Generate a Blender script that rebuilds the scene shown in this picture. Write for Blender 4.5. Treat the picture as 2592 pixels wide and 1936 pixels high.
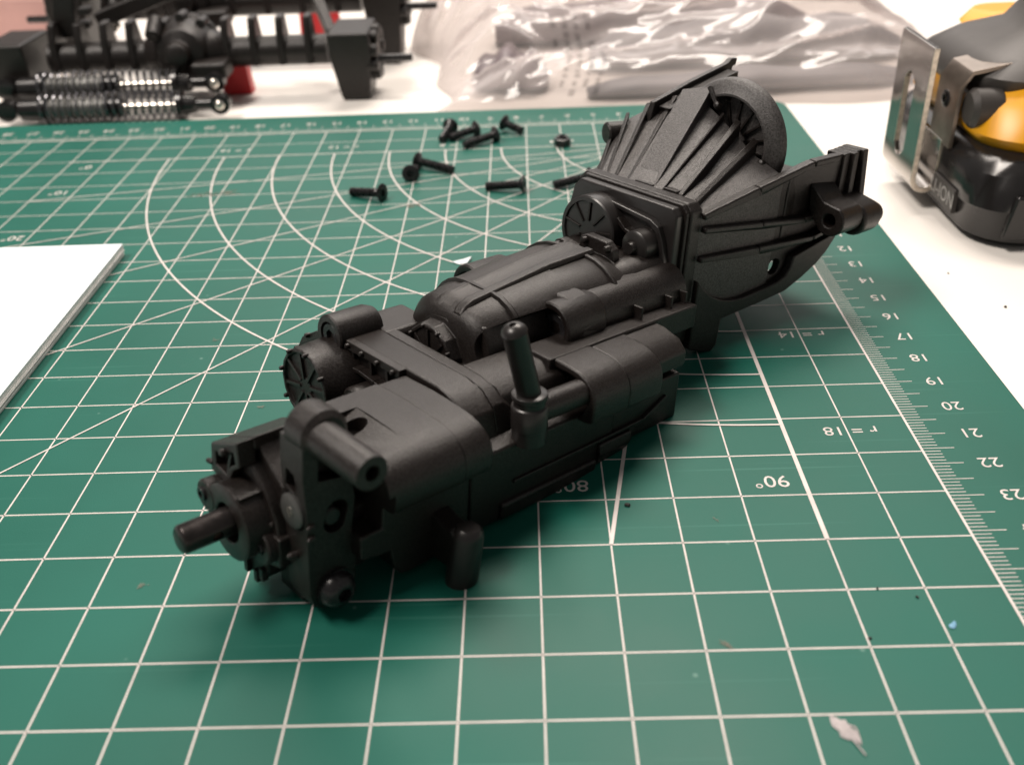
import bpy, bmesh, math, random
from mathutils import Vector, Matrix, noise
random.seed(7)
sc = bpy.context.scene
for o in list(bpy.data.objects): bpy.data.objects.remove(o)
COL = sc.collection
CM = 0.01

# ------------------------------------------------------------ camera
cam = bpy.data.cameras.new('camera'); camo = bpy.data.objects.new('camera', cam); COL.objects.link(camo)
RC = ((0.9993949, 0.0285442, 0.0198748), (0.0018932, 0.5259225, -0.8505304), (-0.0347303, 0.8500534, 0.5255502))
CP = Vector((-7.668734, -37.826358, 11.897423))
mw = Matrix(RC).to_4x4(); mw.translation = CP * CM
camo.matrix_world = mw
cam.sensor_fit = 'HORIZONTAL'; cam.sensor_width = 36; cam.lens = 2552.63 / 2592 * 36
cam.clip_start = 0.005; cam.clip_end = 50
cam.dof.use_dof = True; cam.dof.focus_distance = 0.212; cam.dof.aperture_fstop = 19.0
sc.camera = camo

# ------------------------------------------------------------ light of the room and an added sheen lamp
w = bpy.data.worlds.new('World'); sc.world = w; w.use_nodes = True
bg = w.node_tree.nodes['Background']; bg.inputs[0].default_value = (1.0, 0.96, 0.92, 1); bg.inputs[1].default_value = 0.22
def area(name, loc, target, sx, sy, power, col):
    l = bpy.data.lights.new(name, 'AREA'); l.shape = 'RECTANGLE'; l.size = sx; l.size_y = sy; l.energy = power; l.color = col
    o = bpy.data.objects.new(name, l); COL.objects.link(o); o.location = loc
    d = Vector(target) - Vector(loc); o.rotation_euler = d.to_track_quat('-Z', 'Y').to_euler(); return o
area('ceiling_light', (0.04, 0.52, 1.05), (-0.06, -0.15, 0), 0.80, 0.26, 21, (1.0, 0.90, 0.81))
area('ceiling_light', (-0.62, -0.30, 0.98), (-0.08, -0.20, 0), 0.45, 0.22, 15, (1.0, 0.91, 0.83))
area('sheen_fill_light', (0.0, 1.25, 0.62), (-0.05, -0.1, 0), 1.5, 0.55, 6, (1.0, 0.93, 0.88))  # unseen soft lamp added behind, for sheen on the mat and case tops
sc.view_settings.view_transform = 'Standard'; sc.view_settings.look = 'None'
sc.view_settings.exposure = -0.30; sc.view_settings.gamma = 1.0
sc.render.resolution_x = 1024; sc.render.resolution_y = 764

# ------------------------------------------------------------ materials
def mat(name, col, rough=0.5, metal=0.0, spec=0.5, noise_scale=None, noise_amt=0.0, bump=0.0, bump_scale=None, rough_var=0.0, coat=0.0, bump_dist=0.00006, spec_var=None):
    m = bpy.data.materials.new(name); m.use_nodes = True
    nt = m.node_tree; b = nt.nodes['Principled BSDF']
    b.inputs['Base Color'].default_value = (*col, 1); b.inputs['Roughness'].default_value = rough
    b.inputs['Metallic'].default_value = metal; b.inputs['Specular IOR Level'].default_value = spec
    b.inputs['Coat Weight'].default_value = coat
    tc = nt.nodes.new('ShaderNodeTexCoord')
    if noise_scale:
        n = nt.nodes.new('ShaderNodeTexNoise'); n.inputs['Scale'].default_value = noise_scale; n.inputs['Detail'].default_value = 5
        nt.links.new(tc.outputs['Object'], n.inputs['Vector'])
        mr = nt.nodes.new('ShaderNodeMapRange'); mr.inputs[1].default_value = 0.25; mr.inputs[2].default_value = 0.75
        mr.inputs[3].default_value = 1 - noise_amt; mr.inputs[4].default_value = 1 + noise_amt
        nt.links.new(n.outputs['Fac'], mr.inputs[0])
        mx = nt.nodes.new('ShaderNodeVectorMath'); mx.operation = 'SCALE'; mx.inputs[0].default_value = col
        nt.links.new(mr.outputs[0], mx.inputs['Scale']); nt.links.new(mx.outputs[0], b.inputs['Base Color'])
        if spec_var:
            r3 = nt.nodes.new('ShaderNodeMapRange'); r3.inputs[1].default_value = 0.36; r3.inputs[2].default_value = 0.66
            r3.inputs[3].default_value = spec_var[0]; r3.inputs[4].default_value = spec_var[1]
            nt.links.new(n.outputs['Fac'], r3.inputs[0]); nt.links.new(r3.outputs[0], b.inputs['Specular IOR Level'])
        if rough_var:
            r2 = nt.nodes.new('ShaderNodeMapRange'); r2.inputs[1].default_value = 0.3; r2.inputs[2].default_value = 0.7
            r2.inputs[3].default_value = rough - rough_var; r2.inputs[4].default_value = rough + rough_var
            nt.links.new(n.outputs['Fac'], r2.inputs[0]); nt.links.new(r2.outputs[0], b.inputs['Roughness'])
    if bump:
        n2 = nt.nodes.new('ShaderNodeTexNoise'); n2.inputs['Scale'].default_value = bump_scale; n2.inputs['Detail'].default_value = 3
        nt.links.new(tc.outputs['Object'], n2.inputs['Vector'])
        bp = nt.nodes.new('ShaderNodeBump'); bp.inputs['Strength'].default_value = bump; bp.inputs['Distance'].default_value = bump_dist
        nt.links.new(n2.outputs['Fac'], bp.inputs['Height']); nt.links.new(bp.outputs[0], b.inputs['Normal'])
    return m
M = {}
M['plastic'] = mat('black_plastic', (0.0115, 0.0088, 0.0078), 0.35, spec=0.4, spec_var=(0.29, 0.49), noise_scale=2700, noise_amt=0.25, bump=0.8, bump_scale=4600, rough_var=0.06, bump_dist=0.00011)
M['plastic_coarse'] = mat('black_plastic_textured', (0.030, 0.0262, 0.0250), 0.44, spec=0.6, spec_var=(0.48, 1.0), noise_scale=2300, noise_amt=0.35, bump=1.0, bump_scale=4200, rough_var=0.06, bump_dist=0.00014)
M['plastic_smooth'] = mat('black_plastic_smooth', (0.015, 0.013, 0.0125), 0.33, spec=0.45, noise_scale=200, noise_amt=0.15, bump=0.2, bump_scale=1500, rough_var=0.06)
M['steel_black'] = mat('black_oxide_steel', (0.034, 0.029, 0.028), 0.34, metal=0.75, noise_scale=500, noise_amt=0.25, bump=0.12, bump_scale=1800, rough_var=0.06)
M['screw_black'] = mat('black_screw_steel', (0.018, 0.017, 0.018), 0.28, metal=0.2, spec=0.5, noise_scale=600, noise_amt=0.2, rough_var=0.06)
M['hole'] = mat('dark_cavity', (0.012, 0.011, 0.011), 0.7)
M['rust'] = mat('worn_brown_steel', (0.07, 0.04, 0.033), 0.5, metal=0.4)
M['grey_metal'] = mat('dull_grey_metal', (0.25, 0.25, 0.24), 0.45, metal=0.5)
M['dull_rod'] = mat('dull_dark_steel', (0.075, 0.075, 0.072), 0.5, metal=0.4)
M['bracket'] = mat('tan_plated_steel', (0.26, 0.215, 0.18), 0.32, metal=0.85, noise_scale=300, noise_amt=0.15)
M['table'] = mat('white_laminate', (0.80, 0.765, 0.72), 0.42, spec=0.4, noise_scale=6, noise_amt=0.03, rough_var=0.06)
M['paper'] = mat('white_paper', (0.70, 0.74, 0.77), 0.75, noise_scale=40, noise_amt=0.02)
M['paper_edge'] = mat('paper_edge', (0.80, 0.765, 0.75), 0.8, noise_scale=300, noise_amt=0.12)
M['yellow'] = mat('yellow_plastic', (0.80, 0.36, 0.008), 0.35, noise_scale=60, noise_amt=0.05)
M['rubber'] = mat('dark_rubber', (0.045, 0.040, 0.037), 0.5, noise_scale=150, noise_amt=0.15, bump=0.3, bump_scale=900)
M['black_gloss'] = mat('black_gloss_plastic', (0.012, 0.011, 0.011), 0.22, noise_scale=120, noise_amt=0.15, rough_var=0.06)
M['nickel'] = mat('polished_nickel', (0.40, 0.375, 0.35), 0.12, metal=1.0, noise_scale=150, noise_amt=0.06)  # base colour darkened in place of reflections of dark surroundings
M['nickel_edge'] = mat('brushed_nickel_edge', (0.70, 0.62, 0.53), 0.35, metal=1.0, noise_scale=900, noise_amt=0.3, bump=0.6, bump_scale=1500)
M['chrome'] = mat('spring_steel', (0.16, 0.16, 0.17), 0.16, metal=0.9)
M['silver'] = mat('silver_shaft', (0.70, 0.66, 0.60), 0.22, metal=0.9)
M['red'] = mat('red_plastic', (0.55, 0.02, 0.025), 0.4)
M['print'] = mat('white_print', (0.62, 0.56, 0.535), 0.55, noise_scale=220, noise_amt=0.14)
M['print_faint'] = mat('worn_white_print', (0.34, 0.42, 0.38), 0.6, noise_scale=220, noise_amt=0.2)
M['label'] = mat('grey_print', (0.35, 0.34, 0.33), 0.5)
M['lint'] = mat('grey_fluff', (0.42, 0.38, 0.38), 0.9, noise_scale=900, noise_amt=0.2)
M['dirt'] = mat('dark_grit', (0.02, 0.02, 0.018), 0.8)
M['brown_dirt'] = mat('brown_smudge', (0.16, 0.13, 0.10), 0.8)
M['blue'] = mat('blue_paint_fleck', (0.16, 0.34, 0.50), 0.6)
M['grey_part'] = mat('grey_plastic_part', (0.20, 0.20, 0.21), 0.5)
M['ink'] = mat('faded_black_ink', (0.05, 0.045, 0.045), 0.7)

# green self-healing vinyl with scratches and soft blotches
def mat_green():
    m = bpy.data.materials.new('green_vinyl'); m.use_nodes = True; nt = m.node_tree; b = nt.nodes['Principled BSDF']
    tc = nt.nodes.new('ShaderNodeTexCoord')
    n1 = nt.nodes.new('ShaderNodeTexNoise'); n1.inputs['Scale'].default_value = 22; n1.inputs['Detail'].default_value = 6
    nt.links.new(tc.outputs['Object'], n1.inputs['Vector'])
    cr = nt.nodes.new('ShaderNodeValToRGB')
    cr.color_ramp.elements[0].position = 0.3; cr.color_ramp.elements[0].color = (0.0036, 0.088, 0.063, 1)
    cr.color_ramp.elements[1].position = 0.72; cr.color_ramp.elements[1].color = (0.0060, 0.110, 0.081, 1)
    nt.links.new(n1.outputs['Fac'], cr.inputs[0])
    # hair scratches: stretched noise, two directions
    last = cr.outputs[0]
    for ang, sx, sy, thr in ((0.35, 14, 900, 0.70), (-0.15, 10, 1100, 0.715), (1.25, 12, 800, 0.73)):
        mp = nt.nodes.new('ShaderNodeMapping'); mp.inputs['Rotation'].default_value = (0, 0, ang); mp.inputs['Scale'].default_value = (sx, sy, 1)
        nt.links.new(tc.outputs['Object'], mp.inputs['Vector'])
        ns = nt.nodes.new('ShaderNodeTexNoise'); ns.inputs['Scale'].default_value = 1; ns.inputs['Detail'].default_value = 1
        nt.links.new(mp.outputs[0], ns.inputs['Vector'])
        mr = nt.nodes.new('ShaderNodeMapRange'); mr.inputs[1].default_value = thr; mr.inputs[2].default_value = thr + 0.07; mr.inputs[4].default_value = 0.16
        nt.links.new(ns.outputs['Fac'], mr.inputs[0])
        mx = nt.nodes.new('ShaderNodeMix'); mx.data_type = 'RGBA'; mx.inputs[7].default_value = (0.10, 0.30, 0.24, 1)
        nt.links.new(mr.outputs[0], mx.inputs[0]); nt.links.new(last, mx.inputs[6]); last = mx.outputs[2]
    # pale dust specks
    nv = nt.nodes.new('ShaderNodeTexVoronoi'); nv.inputs['Scale'].default_value = 95
    nt.links.new(tc.outputs['Object'], nv.inputs['Vector'])
    mr = nt.nodes.new('ShaderNodeMapRange'); mr.inputs[1].default_value = 0.05; mr.inputs[2].default_value = 0.02; mr.inputs[3].default_value = 0; mr.inputs[4].default_value = 0.4
    nt.links.new(nv.outputs['Distance'], mr.inputs[0])
    mx = nt.nodes.new('ShaderNodeMix'); mx.data_type = 'RGBA'; mx.inputs[7].default_value = (0.22, 0.36, 0.31, 1)
    nt.links.new(mr.outputs[0], mx.inputs[0]); nt.links.new(last, mx.inputs[6])
    nt.links.new(mx.outputs[2], b.inputs['Base Color'])
    r = nt.nodes.new('ShaderNodeMapRange'); r.inputs[1].default_value = 0.3; r.inputs[2].default_value = 0.7; r.inputs[3].default_value = 0.46; r.inputs[4].default_value = 0.58
    nt.links.new(n1.outputs['Fac'], r.inputs[0]); nt.links.new(r.outputs[0], b.inputs['Roughness'])
    b.inputs['Specular IOR Level'].default_value = 0.32
    n2 = nt.nodes.new('ShaderNodeTexNoise'); n2.inputs['Scale'].default_value = 3600; n2.inputs['Detail'].default_value = 3
    nt.links.new(tc.outputs['Object'], n2.inputs['Vector'])
    bp = nt.nodes.new('ShaderNodeBump'); bp.inputs['Strength'].default_value = 0.4; bp.inputs['Distance'].default_value = 0.00008
    nt.links.new(n2.outputs['Fac'], bp.inputs['Height']); nt.links.new(bp.outputs[0], b.inputs['Normal'])
    return m
M['green'] = mat_green()
def mat_film():
    m = bpy.data.materials.new('clear_film'); m.use_nodes = True; nt = m.node_tree
    b = nt.nodes['Principled BSDF']; out = nt.nodes['Material Output']
    b.inputs['Base Color'].default_value = (0.70, 0.645, 0.635, 1); b.inputs['Roughness'].default_value = 0.11
    b.inputs['Specular IOR Level'].default_value = 1.0
    t = nt.nodes.new('ShaderNodeBsdfTransparent'); t.inputs[0].default_value = (0.88, 0.85, 0.845, 1)
    lw = nt.nodes.new('ShaderNodeLayerWeight'); lw.inputs[0].default_value = 0.4
    mr = nt.nodes.new('ShaderNodeMapRange'); mr.inputs[3].default_value = 0.22; mr.inputs[4].default_value = 0.66
    nt.links.new(lw.outputs['Facing'], mr.inputs[0])
    mx = nt.nodes.new('ShaderNodeMixShader'); nt.links.new(mr.outputs[0], mx.inputs[0])
    nt.links.new(t.outputs[0], mx.inputs[1]); nt.links.new(b.outputs[0], mx.inputs[2]); nt.links.new(mx.outputs[0], out.inputs[0])
    return m
M['film'] = mat_film()

# ------------------------------------------------------------ mesh helpers (all lengths in cm)
def V3(ax, p, t):            # p = the two other coordinates in order
    q = list(p); q.insert(ax, t); return tuple(q)
class MB:
    def __init__(s): s.v = []; s.f = []
    def add(s, v, f):
        n = len(s.v); s.v += [tuple(p) for p in v]; s.f += [tuple(i + n for i in q) for q in f]; return s
    def prism(s, poly, ax, a, b):
        n = len(poly)
        v = [V3(ax, p, a) for p in poly] + [V3(ax, p, b) for p in poly]
        f = [tuple(range(n))[::-1], tuple(range(n, 2 * n))] + [(i, (i + 1) % n, n + (i + 1) % n, n + i) for i in range(n)]
        return s.add(v, f)
    def loft(s, rings, cap=True):
        n = len(rings[0]); v = [p for r in rings for p in r]; f = []
        for k in range(len(rings) - 1):
            for i in range(n):
                f.append((k * n + i, k * n + (i + 1) % n, (k + 1) * n + (i + 1) % n, (k + 1) * n + i))
        if cap: f += [tuple(range(n))[::-1], tuple(range((len(rings) - 1) * n, len(rings) * n))]
        return s.add(v, f)
    def box(s, a, b):
        return s.prism([(a[0], a[2]), (b[0], a[2]), (b[0], b[2]), (a[0], b[2])], 1, a[1], b[1])
    def lathe(s, p0, d, prof, n=32, up=None):
        # prof: (t, r) or (t, r, 'hex')
        p0 = Vector(p0); d = Vector(d).normalized()
        a = d.orthogonal().normalized() if up is None else (Vector(up) - d * d.dot(Vector(up))).normalized(); b = d.cross(a)
        rings = []
        for q in prof:
            t, r = q[0], q[1]; ring = []
            for i in range(n):
                th = 2 * math.pi * i / n; rr = r
                if len(q) > 2: rr = r / math.cos(((th % (math.pi / 3)) - math.pi / 6))
                ring.append(p0 + d * t + (a * math.cos(th) + b * math.sin(th)) * max(rr, 1e-4))
            rings.append(ring)
        return s.loft(rings)
    def cyl(s, p0, p1, r0, r1=None, n=28, ch=0.0):
        p0 = Vector(p0); p1 = Vector(p1); L = (p1 - p0).length; r1 = r0 if r1 is None else r1
        if ch: return s.lathe(p0, p1 - p0, [(0, r0 - ch), (ch, r0), (L - ch, r1), (L, r1 - ch)], n)
        return s.lathe(p0, p1 - p0, [(0, r0), (L, r1)], n)
    def bar(s, p0, p1, wdt, hgt, up=(0, 0, 1)):
        p0 = Vector(p0); p1 = Vector(p1); d = (p1 - p0).normalized(); sd = d.cross(Vector(up)).normalized(); u = sd.cross(d)
        rings = [[p + sd * (x * wdt / 2) + u * y for x, y in ((-1, 0), (1, 0), (1, hgt), (-1, hgt))] for p in (p0, p1)]
        return s.loft(rings)
    def tube(s, pts, r, n=10, closed=False):
        rings = []; m = len(pts)
        for i, p in enumerate(pts):
            a = Vector(pts[max(i - 1, 0)]); c = Vector(pts[min(i + 1, m - 1)]); d = (c - a).normalized()
            x = d.orthogonal().normalized() if i == 0 else (px - d * d.dot(px)).normalized(); px = x; y = d.cross(x)
            rings.append([Vector(p) + (x * math.cos(2 * math.pi * k / n) + y * math.sin(2 * math.pi * k / n)) * r for k in range(n)])
        return s.loft(rings)
    def build(s, name, m, parent=None, bevel=0.0, seg=2, sc_=CM, smooth=40, ang=32, loc=(0, 0, 0)):
        me = bpy.data.meshes.new(name)
        lo = Vector(loc)
        me.from_pydata([((Vector(p) - lo) * sc_)[:] for p in s.v], [], s.f)
        bm = bmesh.new(); bm.from_mesh(me); bmesh.ops.remove_doubles(bm, verts=bm.verts, dist=1e-7)
        bmesh.ops.recalc_face_normals(bm, faces=bm.faces); bm.to_mesh(me); bm.free()
        for p in me.polygons: p.use_smooth = True
        me.set_sharp_from_angle(angle=math.radians(smooth))
        me.materials.append(M[m] if isinstance(m, str) else m)
        o = bpy.data.objects.new(name, me); COL.objects.link(o); o.location = lo * sc_
        if parent: o.parent = parent
        if bevel:
            bv = o.modifiers.new('bevel', 'BEVEL'); bv.width = bevel * sc_; bv.segments = seg; bv.limit_method = 'ANGLE'; bv.angle_limit = math.radians(ang); bv.harden_normals = True
        return o
def cut(o, mb, sc_=CM):
    c = mb.build('cutter', 'hole', None, 0, sc_=sc_); c.parent = o.parent; c.location = o.location
    md = o.modifiers.new('cut', 'BOOLEAN'); md.object = c; md.operation = 'DIFFERENCE'; md.solver = 'EXACT'
    bvs = [m for m in o.modifiers if m.type == 'BEVEL']
    keep = [(b.width, b.segments, b.angle_limit) for b in bvs]
    for b in bvs: o.modifiers.remove(b)
    dg = bpy.context.evaluated_depsgraph_get(); dg.update()
    me = bpy.data.meshes.new_from_object(o.evaluated_get(dg)); old = o.data; me.name = old.name
    o.modifiers.clear(); o.data = me
    bpy.data.objects.remove(c)
    for p in me.polygons: p.use_smooth = True
    me.set_sharp_from_angle(angle=math.radians(40))
    for wd, sg, al in keep:
        bv = o.modifiers.new('bevel', 'BEVEL'); bv.width = wd; bv.segments = sg; bv.limit_method = 'ANGLE'; bv.angle_limit = al; bv.harden_normals = True
    return o
def tag(o, label=None, cat=None, group=None, kind=None):
    if label: o['label'] = label
    if cat: o['category'] = cat
    if group: o['group'] = group
    if kind: o['kind'] = kind
    return o
def empty(name, loc, label, cat, group=None, rot=None):
    o = bpy.data.objects.new(name, None); COL.objects.link(o); o.empty_display_size = 0.01
    if rot is not None: o.matrix_world = Matrix.Translation(Vector(loc) * CM) @ rot.to_4x4()
    else: o.location = Vector(loc) * CM
    return tag(o, label, cat, group)
def arc(cx, cy, r, a0, a1, n):
    return [(cx + r * math.cos(math.radians(a0 + (a1 - a0) * i / n)), cy + r * math.sin(math.radians(a0 + (a1 - a0) * i / n))) for i in range(n + 1)]

# ============================================================ SETTING
TZ = -0.28
t = MB().box((-90, -60, TZ - 3), (70, 110, TZ)).build('desk', 'table'); tag(t, kind='structure')

# ============================================================ CUTTING MAT
mat_root = empty('cutting_mat', (-20, -15, TZ), 'green cutting mat printed with white grid, rulers, arcs and angle lines', 'cutting mat')
def onmat(mb, name, m, **k):
    o = mb.build(name, m, None, **k); o.parent = mat_root; o.location = -mat_root.location; return o
x0, x1, y0, y1, rr = -47.5, 2.6, -33.5, 2.2, 0.7
poly = arc(x1 - rr, y1 - rr, rr, 0, 90, 8) + arc(x0 + rr, y1 - rr, rr, 90, 180, 8) + arc(x0 + rr, y0 + rr, rr, 180, 270, 8) + arc(x1 - rr, y0 + rr, rr, 270, 360, 8)
onmat(MB().prism(poly, 2, TZ, 0.0), 'mat_sheet', 'green', bevel=0.06)
PZ = 0.004
def strip(mb, a, b, wd, z=PZ):
    a = Vector((*a, z)); b = Vector((*b, z)); n = (b - a).normalized().cross(Vector((0, 0, 1))) * (wd / 2)
    mb.add([a - n, b - n, b + n, a + n], [(0, 1, 2, 3)])
g = 1.27; XL, YB = -35 * g, -25 * g
mb = MB()
for i in range(0, 36):
    if i == 0: continue
    strip(mb, (-i * g, 0), (-i * g, YB), 0.031)
for k in range(1, 26): strip(mb, (0, -k * g), (XL, -k * g), 0.031)
onmat(mb, 'grid_line', 'print')
mb = MB(); strip(mb, (0.02, 0), (XL, 0), 0.05, PZ + .004); strip(mb, (0, 0.02), (0, YB), 0.05, PZ + .004)
onmat(mb, 'ruler_baseline', 'print')
# protractor: centre, 90/80.. degree lines, arcs every 2 cm
C0 = (-2.54, -2.54)
mb = MB(); strip(mb, C0, (C0[0], -24.13), 0.085, PZ + .006)
strip(mb, C0, (-24.2, C0[1]), 0.05, PZ + .006)
for a, r1 in ((10, 22), (20, 24), (30, 24), (40, 22.3), (50, 31), (60, 20), (70, 18)):
    strip(mb, (C0[0] - 1.2 * math.cos(math.radians(a)), C0[1] - 1.2 * math.sin(math.radians(a))), (C0[0] - r1 * math.cos(math.radians(a)), C0[1] - r1 * math.sin(math.radians(a))), 0.04, PZ + .008)
strip(mb, C0, (-6.35, -24.13), 0.075, PZ + .008)
onmat(mb, 'angle_line', 'print')
mb = MB()
for r in range(2, 20, 2):
    n = 64; pts = [(C0[0] - r * math.cos(math.pi / 2 * i / n), C0[1] - r * math.sin(math.pi / 2 * i / n)) for i in range(n + 1)]
    for p, q in zip(pts, pts[1:]): strip(mb, p, q, 0.052, PZ + .010)
onmat(mb, 'radius_arc', 'print')
mb = MB()
for k in range(0, 310):
    ln = 0.65 if k % 5 == 0 else 0.35
    strip(mb, (0.03, -k * 0.1), (ln, -k * 0.1), 0.018)
for k in range(0, 440):
    ln = 0.65 if k % 5 == 0 else 0.35
    strip(mb, (-k * 0.1, 0.03), (-k * 0.1, ln), 0.018)
onmat(mb, 'ruler_tick', 'print')
def text_mesh(s, size):
    cu = bpy.data.curves.new('t', 'FONT'); cu.body = s; cu.size = size; cu.align_x = 'CENTER'; cu.align_y = 'CENTER'; cu.resolution_u = 3
    ob = bpy.data.objects.new('t', cu); COL.objects.link(ob)
    dg = bpy.context.evaluated_depsgraph_get(); dg.update()
    me = bpy.data.meshes.new_from_object(ob.evaluated_get(dg))
    v = [tuple(p.co) for p in me.vertices]; f = [tuple(p.vertices) for p in me.polygons]
    bpy.data.objects.remove(ob); bpy.data.curves.remove(cu); bpy.data.meshes.remove(me); return v, f
def put_text(s_, size, c, sx=1.0):
    v, f = text_mesh(s_, size); onmat(MB().add([(c[0] - p[0] * sx, c[1] - p[1], PZ + .002) for p in v], f), 'printed_number', 'print')
for n in range(9, 26): put_text(str(n), 0.44, (1.15, -n))
for n in range(1, 31): put_text(str(n), 0.44, (-n, 1.05))
put_text('90°', 0.50, (-3.16, -22.42)); put_text('80°', 0.50, (-6.98, -22.40))
put_text('r = 18', 0.42, (-1.2, -20.81), 1.05); put_text('r = 14', 0.42, (-1.22, -16.76), 1.05)
for r in (16, 12): put_text('r = %d' % r, 0.42, (C0[0] - r + 0.2, -1.82), 1.05)
for r in (8, 4): put_text('r = %d' % r, 0.42, (C0[0] - r + 0.2, -2.0), 1.05)
for a_, p in (('0°', (-23.4, -3.13)), ('10°', (-23.4, -5.62)), ('20°', (-23.36, -9.4))): put_text(a_, 0.5, p)
# marks, fluff and grit lying on the mat
def blob(c, rx, ry, h, rot=0, n=14, jit=0.25, seed=1):
    rnd = random.Random(seed); ring = []
    for i in range(n):
        th = 2 * math.pi * i / n; k = 1 + rnd.uniform(-jit, jit); x, y = rx * k * math.cos(th), ry * k * math.sin(th)
        ring.append((c[0] + x * math.cos(rot) - y * math.sin(rot), c[1] + x * math.sin(rot) + y * math.cos(rot)))
    return MB().loft([[(*p, PZ + .010) for p in ring], [(c[0] + (p[0] - c[0]) * .75, c[1] + (p[1] - c[1]) * .75, PZ + .010 + h) for p in ring]])
fl = blob((-3.36, -28.22), .13, .26, .03, rot=.25, n=18, jit=.38, seed=4)
fl.tube([(-3.33, -28.35, .02), (-3.27, -28.5, .03), (-3.2, -28.66, .02)], .012, 6); fl.tube([(-3.42, -28.05, .03), (-3.5, -28.0, .03)], .014, 6); fl.tube([(-3.3, -28.15, .03), (-3.22, -28.2, .04), (-3.2, -28.3, .03)], .013, 6)
tag(fl.build('lint_fluff', 'lint'), 'small tuft of grey lint on the green mat', 'lint')
tag(blob((-1.12, -26.26), .085, .05, .01, rot=.9, seed=2).build('paint_fleck', 'blue'), 'tiny pale blue paint fleck on the mat by the ruler', 'fleck')
for k, (c, r, lb_) in enumerate([((-5.96, -23.05), .06, 'dark crumb on the mat by the 80 degree line'), ((-2.05, -25.4), .028, 'tiny dark crumb on the mat, middle one of three'), ((-1.47, -25.62), .03, 'tiny dark crumb on a grid line of the mat, nearest the ruler'), ((-2.5, -26.5), .035, 'tiny dark crumb on the mat nearest the lint tuft'), ((4.3, -15.2), .05, 'dark crumb on the white desk, largest of three'), ((5.4, -17.5), .04, 'dark crumb on the white desk, farthest from the mat edge'), ((3.6, -13.2), .03, 'dark crumb on the white desk close to the battery')]):
    z = 0 if c[0] < 2.6 else TZ
    o = blob(c, r, r * .7, r * .5, rot=k, seed=10 + k, jit=.3)
    o.v = [(p[0], p[1], p[2] + z) for p in o.v]
    tag(o.build('grit_crumb', 'dirt'), lb_, 'crumb', 'crumbs of grit')
SM = []
for k, (c, rx, ry, ro) in enumerate([((-4.4, -23.5), .10, .03, 1.9), ((-4.75, -26.55), .12, .05, 2.4), ((-14.5, -24.9), .12, .06, .3), ((-14.0, -21.3), .1, .05, .2), ((-13.6, -19.3), .12, .06, 0), ((-12.5, -20.2), .07, .05, 0), ((-11.3, -7.8), .3, .12, .2), ((-6.9, -10.3), .14, .05, 2.6), ((-15.4, -16.2), .1, .08, 0), ((-17.9, -6.2), .8, .22, .1), ((-5.9, -2.9), .3, .05, 2.5)]):
    SM.append(blob(c, rx, ry, .001, rot=ro, seed=40 + k, jit=.45, n=22))
def mat_smudge():
    m = bpy.data.materials.new('faint_smudge'); m.use_nodes = True; nt = m.node_tree; b = nt.nodes['Principled BSDF']; out = nt.nodes['Material Output']
    b.inputs['Base Color'].default_value = (0.20, 0.19, 0.15, 1); b.inputs['Roughness'].default_value = .8
    tr = nt.nodes.new('ShaderNodeBsdfTransparent'); mx = nt.nodes.new('ShaderNodeMixShader'); n = nt.nodes.new('ShaderNodeTexNoise'); n.inputs['Scale'].default_value = 900; n.inputs['Detail'].default_value = 4
    tc = nt.nodes.new('ShaderNodeTexCoord'); nt.links.new(tc.outputs['Object'], n.inputs['Vector'])
    mr = nt.nodes.new('ShaderNodeMapRange'); mr.inputs[1].default_value = .42; mr.inputs[2].default_value = .75; mr.inputs[4].default_value = .7; nt.links.new(n.outputs['Fac'], mr.inputs[0])
    nt.links.new(mr.outputs[0], mx.inputs[0]); nt.links.new(tr.outputs[0], mx.inputs[1]); nt.links.new(b.outputs[0], mx.inputs[2]); nt.links.new(mx.outputs[0], out.inputs[0]); return m
M['smudge'] = mat_smudge()
for q in SM: onmat(q, 'smudge', 'smudge')
sp = MB().loft([[(-9.80, -12.12, PZ + .01), (-9.50, -12.02, PZ + .01), (-9.26, -11.96, PZ + .01), (-9.38, -12.28, PZ + .01), (-9.6, -12.30, PZ + .01)], [(-9.80, -12.12, .03), (-9.50, -12.02, .05), (-9.26, -11.96, .10), (-9.38, -12.28, .06), (-9.6, -12.30, .03)]])
tag(sp.build('paper_scrap', 'paper'), 'torn scrap of white paper on the mat beside the round plate cover', 'paper scrap')

# ============================================================ PAPER STACK
pr = empty('paper_stack', (-25, -20, 0), 'stack of blank white paper sheets lying on the mat', 'paper')
rnd = random.Random(3); z = 0.012
for k in range(12):
    th = 0.030; dx, dy = rnd.uniform(-.03, .03), rnd.uniform(-.03, .03)
    b_ = MB().box((-41, -33, z), (-19.40 + dx + .012 * k * 0, -10.95 + dy, z + th - .002))
    o = b_.build('paper_sheet', 'paper' if k == 11 else 'paper_edge'); o.parent = pr; o.location = -pr.location; z += th

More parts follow.
